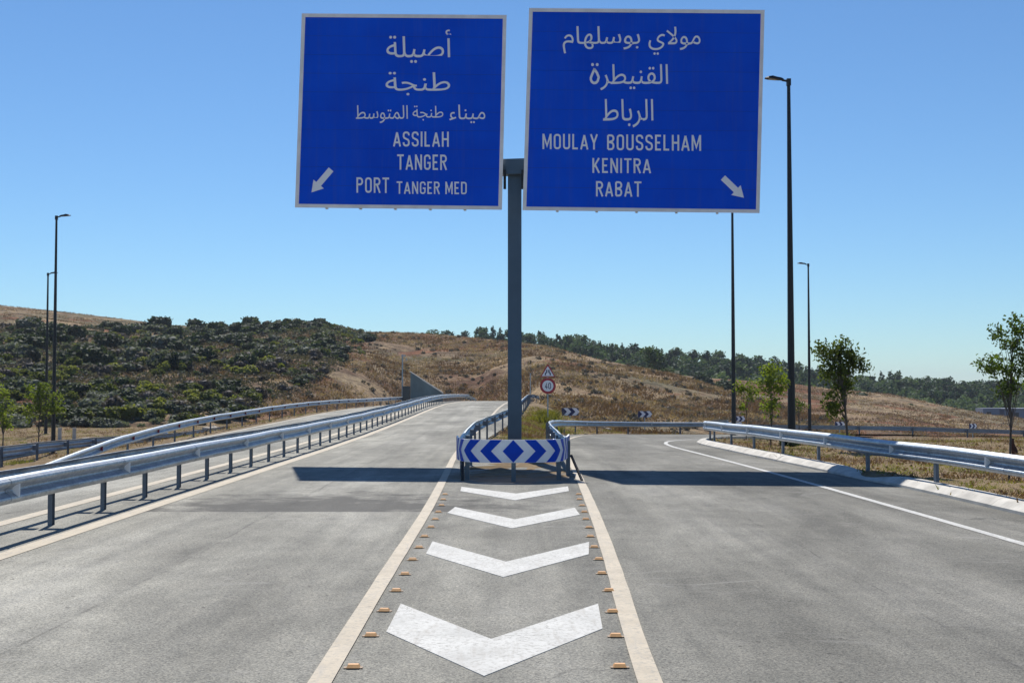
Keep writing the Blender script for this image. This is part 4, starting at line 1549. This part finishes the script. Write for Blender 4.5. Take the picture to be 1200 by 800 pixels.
# larger bushes on the skyline of the scrubby hill and on the brown slope
for px, py, Y, r, m, lab in ((371, 379, 268, 2.9, 0, "largest dark rounded bush on the crest of the scrub-covered hill"), (345, 382, 272, 2.3, 0, "dark bush just left of the largest one on the hill crest"),
                             (322, 383, 276, 2.1, 0, "broad dark bush on the crest left of the hilltop pair"), (296, 386, 284, 2.0, 2, "grey green bush where the crest starts to rise"),
                             (272, 387, 290, 2.2, 0, "dark bush on the saddle of the hill crest"), (247, 387, 296, 2.0, 0, "dark bush at the left end of the crest bushes, beside the bare slope"),
                             (397, 386, 262, 2.0, 0, "dark bush on the crest right of the largest one"), (413, 390, 258, 1.5, 0, "last small dark bush of the crest before the brown slope"),
                             (80, 391, 300, 3.2, 0, "lone large dark bush below the bare brown top, right of the lamp posts"),
                             (47, 404, 270, 2.2, 0, "dark bush behind the left lamp posts high on the hill"), (152, 390, 300, 2.3, 2, "grey bush just below the bare brown top"), (10, 414, 240, 2.2, 0, "dark bush at the left edge halfway up the hill"),
                             (455, 397, 246, 1.5, 0, "small dark bush near the top of the brown slope"), (674, 422, 212, 1.6, 2, "brownish bush on the crest right above the speed sign"),
                             (1068, 475, 245, 1.8, 0, "single dark bush standing on the far brown hump")):
    p = at(px, py, Y)
    o = link("bush", SHR[m][RNG.integers(3)], None, (p.x, Y, p.z - r * .75), (0, 0, RNG.uniform(0, 6.28)), (r, r, r * .9))
    tag(o, lab, "bush")


# forest trees beyond the hills
def forest_mesh(seed, kind):
    rs = np.random.default_rng(seed)
    bl = []
    H = 1.0
    if kind == 0:     # conical
        for k in range(9):
            z = .22 + .72 * k / 8
            w = .24 * (1 - (k / 8)) ** .8 + .04
            for _ in range(2):
                a = rs.uniform(0, 6.28)
                bl.append((math.cos(a) * w * .5, math.sin(a) * w * .5, z, w * .75, w * .75, .07))
    elif kind == 1:   # rounded, open
        for k in range(10):
            a = rs.uniform(0, 6.28); d = rs.uniform(0, .2)
            bl.append((math.cos(a) * d, math.sin(a) * d, rs.uniform(.35, .88), .17, .17, .13))
    else:             # tall ragged
        for k in range(11):
            a = rs.uniform(0, 6.28); z = rs.uniform(.3, .95); d = rs.uniform(0, .17) * (1.2 - z)
            bl.append((math.cos(a) * d, math.sin(a) * d, z, .13, .13, .10))
    P = blob_points(bl, 800, .3)
    V, F = leaves_at(P, .065, .75)
    me = np_mesh("forest_tree", V, F, M["pine"])
    me.materials.append(M["bark"])
    bm = bmesh.new(); bm.from_mesh(me)
    g = bmesh.ops.create_cone(bm, segments=6, radius1=.018, radius2=.006, depth=.8, cap_ends=True, matrix=Matrix.Translation((0, 0, .4)))
    for f in {f for v in g['verts'] for f in v.link_faces}: f.material_index = 1
    bm.to_mesh(me); bm.free()
    return me


FOR = [forest_mesh(200 + i, i % 3) for i in range(9)]
TOPS = [(480, 392), (505, 389), (530, 392), (575, 386), (600, 390), (650, 392), (675, 392), (700, 401), (730, 405), (760, 408), (800, 415), (850, 417), (875, 416), (900, 422), (950, 430), (1000, 441), (1050, 441), (1100, 443), (1150, 448), (1200, 448), (1240, 446)]
tp = np.array(TOPS, float)
nt_ = 0
FK = ["conical dark evergreen tree", "round-crowned dark tree", "tall ragged dark tree"]
for row, (Yb, lo, n_) in enumerate(((432, -4, 92), (410, 2, 80), (385, 9, 66), (360, 16, 52))):
    u0 = (488, 560, 640, 700)[row]
    for k in range(n_):
        u = u0 + (1245 - u0) * (k + RNG.uniform(-.45, .45)) / n_
        Y = Yb + RNG.uniform(-9, 9)
        top = np.interp(u, tp[:, 0], tp[:, 1]) + lo + RNG.normal(0, 3.2) + (2 if row == 0 else 0)
        p = at(u, top, Y)
        h = RNG.uniform(9.5, 14) * (1.0 if u > 640 else .85)
        ki = int(RNG.integers(9))
        w = h * RNG.uniform(.9, 1.5)
        o = link("forest_tree", FOR[ki], None, (p.x, Y, p.z - h), (0, 0, RNG.uniform(0, 6.28)), (w, w, h))
        rw = ("on the skyline", "in the third row", "in the second row", "in the front row")[row]
        wh = "above the speed sign" if u < 690 else "left of the lamp posts" if u < 860 else "above the bushy tree" if u < 1010 else "left of the sapling" if u < 1140 else "behind the sapling"
        lab = f"{FK[ki % 3]} {rw} of the wood, {wh}"
        tag(o, lab, "tree", lab.replace("tree ", "trees ", 1))
        nt_ += 1
# broad tree on the hill shoulder
o = link("broad_tree", FOR[1], None, (at(767, 437, 240).x, 240, at(767, 442, 240).z - .8), (0, 0, 1), (11.0, 11.0, 7.2))
tag(o, "broad dark tree standing out above the shoulder of the brown hill", "tree")
for px, py, Y, r, lab in ((745, 432, 215, 2.0, "low dark bush left of the broad tree on the hill shoulder"), (783, 437, 210, 2.5, "dark bush at the foot of the broad tree"),
                          (820, 444, 235, 2.4, "dark bush in the hollow behind the hill crest"), (848, 449, 240, 2.2, "dark bush farther right in the hollow behind the crest"), (1008, 466, 255, 3.0, "dark thicket on the far hill right of the bushy young tree")):
    p = at(px, py, Y)
    o = link("bush", SHR[0][RNG.integers(3)], None, (p.x, Y, p.z - r * .7), (0, 0, RNG.uniform(0, 6.28)), (r * 1.3, r * 1.2, r))
    tag(o, lab, "bush")
# continuous dark understorey of the wood
VV, FF, off = [], [], 0
P = []
for _ in range(15000):
    u = RNG.uniform(640, 1245)
    Y = RNG.uniform(330, 352)
    top = np.interp(u, tp[:, 0], tp[:, 1]) + 24 + 5 * math.sin(u * .11) + 3 * math.sin(u * .31)
    zt = at(u, top, Y).z
    P.append(((u - 600) / FPX * Y, Y, RNG.uniform(-7, max(zt, -5))))
V, F = leaves_at(np.array(P), .85, .9)
o = link("undergrowth", np_mesh("undergrowth", V, F, M["pine"]))
tag(o, "dense dark undergrowth along the foot of the wood", kind="stuff")


# ------------------------------------------------------------------ young trees
def sapling(px, Y, ptop, crown, n_leaf, mat, label, lean=0.0, leaf=.10, trunk_r=.025, group=None, zg=None):
    """crown: list of (px, py, rpx, rpy) ellipses of foliage as seen, spread in depth too"""
    base = at(px, 500, Y)
    z0 = ground_z(base.x, Y) if zg is None else zg
    root = tag(empty("young_tree", (base.x, Y, z0)), label, "tree", group)
    k = Y / FPX
    bl = []
    for cx, cy, rx, ry in crown:
        c_ = at(cx, cy, Y)
        dep = (rx + ry) / 2 * k
        bl.append((c_.x - base.x, RNG.uniform(-.4, .4) * dep, c_.z - z0, rx * k, dep, ry * k))
    top = at(px + lean, ptop, Y)
    tx, th = top.x - base.x, top.z - z0
    pts = [(0, 0, -.1)] + [(tx * t + .02 * math.sin(t * 9 + px), .02 * math.cos(t * 7), th * t) for t in (.15, .3, .45, .6, .75, .92)]
    mb = MB().tube(pts, [trunk_r * 1.2, trunk_r * 1.1, trunk_r, trunk_r * .8, trunk_r * .6, trunk_r * .4, trunk_r * .2], 7)
    for b in bl:
        for _ in range(3):
            t = random.uniform(.25, .8)
            s0 = Vector((tx * t, 0, th * t))
            if s0.z > b[2] - .05: s0 = Vector((tx * .3, 0, max(.2, b[2] * .7)))
            e = Vector((b[0] + random.uniform(-.7, .7) * b[3], b[1] + random.uniform(-.7, .7) * b[4], b[2] + random.uniform(-.3, .7) * b[5]))
            mdl = (s0 + e) / 2 + Vector((0, 0, .06))
            mb.tube([s0, mdl, e], [trunk_r * .45, trunk_r * .3, trunk_r * .12], 5, cap=False)
    mb.build("trunk", M["bark"], root)
    # leaves in small clusters so that sky shows between them
    nc = max(12, n_leaf // 16)
    C = blob_points(bl, nc, .15)
    P = np.repeat(C, 16, 0) + RNG.normal(0, .055 * Y / 22 if Y < 30 else .09, (nc * 16, 3))
    V, F = leaves_at(P, leaf, .5)
    link("crown", np_mesh("crown", V, F, mat), root)
    return root


sapling(1181, 22.0, 366, [(1190, 388, 17, 20), (1170, 396, 14, 14), (1200, 385, 14, 16), (1182, 408, 20, 12), (1155, 428, 12, 12), (1172, 432, 16, 12), (1190, 430, 16, 14), (1172, 455, 12, 10), (1186, 452, 12, 14), (1200, 420, 10, 14)],
        2200, M["sap_dark"], "tall dark-leaved sapling with a sparse lower crown near the right edge, behind the guardrail", 6, .072, .019)
sapling(996, 33.0, 398, [(984, 415, 14, 14), (970, 418, 12, 10), (962, 410, 7, 10), (1002, 418, 12, 12), (1008, 428, 9, 9), (984, 432, 18, 12), (990, 452, 11, 14), (975, 474, 9, 14), (985, 402, 5, 8), (968, 440, 8, 12)],
        3000, M["sap_mid"], "bushy young tree with a leaning pale trunk behind the right guardrail", -16, .105, .030)
sapling(903, 36.0, 426, [(903, 440, 13, 13), (912, 450, 10, 12), (896, 455, 9, 10), (902, 475, 10, 13)], 900, M["sap_light"], "small light green tree between two lamp posts, left of the thickest lamp post", 2, .12, .018)
sapling(874, 44.0, 440, [(872, 455, 9, 10), (880, 462, 8, 9), (871, 474, 5, 8), (884, 448, 6, 8)], 420, M["sap_light"], "thin pale young tree just right of the half-hidden lamp post", 2, .13, .015)
sapling(936, 50.0, 464, [(936, 472, 8, 7), (940, 480, 5, 6), (930, 477, 5, 6)], 260, M["sap_dark"], "smallest young tree, partly behind the thickest lamp post", 0, .10, .018)
sapling(44, 62.0, 447, [(34, 460, 9, 9), (52, 455, 11, 8), (68, 465, 9, 9), (42, 478, 12, 9), (60, 480, 9, 9), (48, 466, 12, 8), (70, 478, 6, 8), (33, 484, 7, 7)], 1300, M["sap_light"],
        "yellow-green young tree in front of the two lamp posts at the far left", 6, .15, .03)
sapling(4, 60.0, 452, [(2, 462, 8, 10), (10, 478, 9, 10), (0, 484, 10, 10), (6, 495, 7, 7)], 700, M["sap_light"], "yellow-green young tree cut off by the left edge of the view", 0, .15, .03)

# broken brown stump beside the tall sapling
p = at(1189, 532, 33)
root = tag(empty("dead_stump", (p.x, 33, ground_z(p.x, 33) - .02)), "crooked rust-brown stump standing just right of the tall sapling's trunk", "stump")
MB().tube([(0.03, 0, -.3), (0, 0, .12), (-.07, 0, .3), (-.05, 0, .44)], [.10, .085, .06, .045], 8).build("trunk", M["rust"], root)

def clump_mesh(seed, mat):
    P = np.zeros((46, 3)); P[:, :2] = RNG.normal(0, .42, (46, 2))
    V, F = blades(P, .75, .10, 14, .45, .12)
    return np_mesh("grass_clump", V, F, mat)


def blades(P, h, w, per, lean=.45, spread=.12):
    """tufts of thin triangles at the points P (n,3)"""
    n_ = len(P) * per
    B = np.repeat(P, per, 0).copy()
    B[:, :2] += RNG.normal(0, spread, (n_, 2))
    a = RNG.uniform(0, 6.28, n_)
    hh = (np.repeat(h, per) if not np.isscalar(h) else h) * RNG.uniform(.5, 1.2, n_)
    ww = w * RNG.uniform(.6, 1.3, n_)
    dx, dy = np.cos(a) * ww / 2, np.sin(a) * ww / 2
    V = np.zeros((n_, 3, 3))
    V[:, 0] = B + np.stack([-dx, -dy, np.zeros(n_)], -1)
    V[:, 1] = B + np.stack([dx, dy, np.zeros(n_)], -1)
    le = RNG.normal(0, lean, (n_, 2)) * hh[:, None]
    V[:, 2] = B + np.stack([le[:, 0], le[:, 1], hh], -1)
    return V.reshape(-1, 3), np.arange(3 * n_).reshape(n_, 3)


CL = [clump_mesh(0, M["green_grass"]), clump_mesh(1, M["green_grass"])]
SHR.append(CL)
# bushes in the verges
for px, py, Y, r, m, lab in ((926, 530, 37.5, .34, 0, "dark low bush hugging the foot of the thickest lamp post"), (893, 531, 32.0, .14, 1, "small weed in the gap of the kerb"),
                             (641, 470, 72, .8, 4, "yellow-green tall weeds at the foot of the speed sign"), (632, 478, 64, .9, 4, "yellow-green tall weeds beside the island guardrail"), (640, 482, 60, .8, 4, "low yellow-green weeds on the island in front of the speed sign"),
                             (985, 512, 55, .5, 4, "bright green weeds behind the guardrail near the bushy young tree"), (28, 527, 47, .7, 4, "yellow-green weeds behind the lowest left guardrail")):
    p = at(px, py, Y)
    zz = ground_z(p.x, Y)
    o = link("bush", SHR[m][RNG.integers(len(SHR[m]))], None, (p.x, Y, zz - .05), (0, 0, RNG.uniform(0, 6.28)), (r, r, r * .8))
    tag(o, lab, "bush")


# ------------------------------------------------------------------ grass and weeds
def blades(P, h, w, per, lean=.45, spread=.12):
    """tufts of thin triangles at the points P (n,3)"""
    n_ = len(P) * per
    B = np.repeat(P, per, 0).copy()
    B[:, :2] += RNG.normal(0, spread, (n_, 2))
    a = RNG.uniform(0, 6.28, n_)
    hh = (np.repeat(h, per) if not np.isscalar(h) else h) * RNG.uniform(.5, 1.2, n_)
    ww = w * RNG.uniform(.6, 1.3, n_)
    dx, dy = np.cos(a) * ww / 2, np.sin(a) * ww / 2
    V = np.zeros((n_, 3, 3))
    V[:, 0] = B + np.stack([-dx, -dy, np.zeros(n_)], -1)
    V[:, 1] = B + np.stack([dx, dy, np.zeros(n_)], -1)
    le = RNG.normal(0, lean, (n_, 2)) * hh[:, None]
    V[:, 2] = B + np.stack([le[:, 0], le[:, 1], hh], -1)
    return V.reshape(-1, 3), np.arange(3 * n_).reshape(n_, 3)


def scatter(n_, fx):
    out = []
    while len(out) < n_:
        p = fx()
        if p is not None: out.append(p)
    return np.array(out)


def verge_right():
    Y = 12 + 80 * RNG.uniform() ** 1.7
    x0 = interp([(0, 7.9), (10, 7.62), (21, 7.35), (25, 7.12), (31, 6.85), (40, 6.8), (43, 6.95), (46, 7.8), (49, 13), (60, 26), (85, 33)], Y)
    X = x0 + (3 + Y * .42) * RNG.uniform() ** 1.2
    if Y > 50: X = x0 + RNG.uniform(0, 40)
    return (X, Y, ground_z(X, Y) - .02)


def island_pts():
    Y = 30 + 58 * RNG.uniform()
    a = interp([(30, -.8), (37, -.85), (53, 0.1), (68, .7), (104, 1.7)], Y)
    b = interp([(30, .95), (42, 1.1), (51, 1.4), (60, 2.1), (68, 3.6), (75, 7)], Y)
    if Y > 76: b = 16
    X = RNG.uniform(a, b)
    return (X, Y, ground_z(X, Y) - .02)


def verge_left():
    Y = RNG.uniform(32, 98)
    X = -RNG.uniform(13.8, 14 + Y * .42)
    if -6 < X + 13 and Y < 40: return None
    return (X, Y, ground_z(X, Y) - .02)


def left_far():
    Y = RNG.uniform(60, 118)
    X = -RNG.uniform(14.8, 40)
    return (X, Y, ground_z(X, Y) - .02)


def patch(P, s, lo):
    f = np.sin(P[:, 0] * s + 1.7 * np.sin(P[:, 1] * s * .7)) + np.sin(P[:, 1] * s * 1.3 + P[:, 0] * .4 * s)
    return f > lo


PR = scatter(11000, verge_right)
PI = scatter(3800, island_pts)
PL = scatter(4500, verge_left)
PF = scatter(2500, left_far)
ALL = np.concatenate([PR, PI, PL, PF])
g = patch(ALL, .9, .0)
rr = RNG.uniform(0, 1, len(ALL))
sets = {"green_grass": g & (rr < .8), "straw": (~g) & (rr < .38), "brown_grass": (~g) & (rr >= .38)}
for nm, msk in sets.items():
    P = ALL[msk]
    big = 1 + (P[:, 1] > 45) * .6
    V, F = blades(P, .085 * big * (1.6 if nm == "brown_grass" else 1.0), .014 * (2.0), 9, .8, .14)
    o = link("grass", np_mesh("grass", V, F, M[nm]))
    tag(o, {"green_grass": "patches of short yellow-green grass in the verges", "straw": "dry straw-coloured grass in the verges", "brown_grass": "withered brown weeds in the verges"}[nm], kind="stuff")

# dirt clods on the right verge
P = scatter(2600, verge_right)
P = P[P[:, 1] < 60]
V, F = leaves_at(P + (0, 0, .03), .10, 1.0)
tag(link("debris", np_mesh("debris", V, F, M["brown_grass"])), "clods and dead leaves strewn over the right verge", kind="stuff")

# dry tussocks on the brown hillsides
def hill_pts(hill, n_, u0, u1, avoid=True, near=True):
    out = []
    while len(out) < n_:
        u = RNG.uniform(u0, u1); t = RNG.uniform(0, 1) ** (1.25 if near else 1)
        x, y, z = hill.point(u, t)
        out.append((x, y, z - .03, y, u, t))
    return np.array(out)


PH = hill_pts(hillA, 24000, 250, 995)
PB2 = hill_pts(hillB, 6000, 800, 1225)
PT = hill_pts(hillA, 6000, -20, 300); PT = PT[PT[:, 5] > .1]
A_ = np.concatenate([PH, PB2, PT])
noise_s = np.array([hillA.nz(x * 6, y * 5) for x, y in A_[:, :2]])
keep = np.sin(A_[:, 0] * .16 + 1.9 * np.sin(A_[:, 1] * .11)) + np.sin(A_[:, 1] * .21 + A_[:, 0] * .07) + RNG.normal(0, .35, len(A_)) < .75
A_, noise_s = A_[keep], noise_s[keep]
dark = noise_s > np.percentile(noise_s, 62)
for nm, msk, hh, lab in (("hill_straw", ~dark, .34, "dry tussock grass covering the brown hillsides"), ("brown_grass", dark, .42, "dark withered tussocks scattered over the brown hillsides")):
    Q = A_[msk]
    V, F = blades(Q[:, :3], hh, .16, 6, .7, .34)
    tag(link("grass", np_mesh("grass", V, F, M[nm])), lab, kind="stuff")

# knee-high dark scrub dotted over the brown slope
Q = hill_pts(hillA, 700, 330, 990)
VV, FF, off = [], [], 0
for x, y, z, _, u, t in Q:
    r = RNG.uniform(.25, .75)
    P = blob_points([(0, 0, .3, .6, .6, .4), (.4, .1, .2, .4, .4, .3)], 60, .3) * r + (x, y, z)
    V, F = leaves_at(P, .38 * r, .8)
    VV.append(V); FF.append(F + off); off += len(V)
tag(link("scrub", np_mesh("scrub", np.concatenate(VV), np.concatenate(FF), LEAF[3])), "knee-high dark scrub dotted over the brown slope", kind="stuff")

# boulders below the ramp guardrail and a few pale stones on the left verge
def stone_mesh(seed):
    bm = bmesh.new()
    bmesh.ops.create_icosphere(bm, subdivisions=2, radius=1)
    rs = random.Random(seed)
    ph = [rs.uniform(0, 6) for _ in range(3)]
    for v in bm.verts:
        k = 1 + .22 * math.sin(v.co.x * 3 + ph[0]) + .2 * math.sin(v.co.y * 4 + ph[1]) + .12 * rs.uniform(-1, 1)
        v.co = Vector((v.co.x * k, v.co.y * k * .8, v.co.z * k * .6))
    me = bpy.data.meshes.new("stone"); bm.to_mesh(me); bm.free()
    me.materials.append(M["stone"])
    return me


ST = [stone_mesh(i) for i in range(4)]
for px, py, Y, r, lab in ((703, 503, 77.5, .34, "broad pale stone lying behind the ramp guardrail"), (712, 501.5, 78.5, .26, "smaller rounded pale stone beside the broad one behind the ramp guardrail"), (738, 504, 78.5, .16, "small stone right of the pair behind the ramp guardrail"),
                          (683, 504, 74.5, .18, "small stone left of the pair behind the ramp guardrail"),
                          (247, 503, 66, .42, "pale stone behind the dipping left guardrail"), (252, 502, 68, .35, "second pale stone behind the dipping left guardrail, farther back"),
                          (95, 505, 76, .45, "pale boulder on the left verge right of the lamp posts"), (103, 503, 78, .4, "dark-shadowed boulder just right of the pale one on the left verge")):
    p = at(px, py, Y)
    zz = max(ground_z(p.x, Y), -9)
    o = link("boulder", ST[RNG.integers(4)], None, (p.x, Y, zz + r * .2), (0, 0, RNG.uniform(0, 6)), (r, r, r))
    tag(o, lab, "boulder")
# short white marker posts at the left verge
for px, lab in ((70, "left one of the two short pale posts on the left verge"), (87, "right one of the two short pale posts on the left verge")):
    p = at(px, 508, 80)
    zz = ground_z(p.x, 80)
    root = tag(empty("marker_post", (p.x, 80, zz)), lab, "post")
    MB().box((0, 0, .35), (.22, .12, .75), taper=.9).build("body", M["concrete"], root)
    MB().box((0, 0, .76), (.24, .14, .06)).build("cap", M["concrete"], root)

# ------------------------------------------------------------------ thin summer haze
hz = MB().box((0, 1690, 17), (3100, 3380, 52)).mesh("haze", bpy.data.materials.new("haze_air"))
hm = hz.materials[0]
hm.use_nodes = True
for nd in list(hm.node_tree.nodes):
    if nd.type == 'BSDF_PRINCIPLED': hm.node_tree.nodes.remove(nd)
pv = hm.node_tree.nodes.new("ShaderNodeVolumePrincipled")
pv.inputs["Color"].default_value = (0.80, 0.88, 1.0, 1)
pv.inputs["Density"].default_value = 0.00016
hm.node_tree.links.new(pv.outputs[0], hm.node_tree.nodes["Material Output"].inputs["Volume"])
tag(link("haze", hz), kind="stuff")
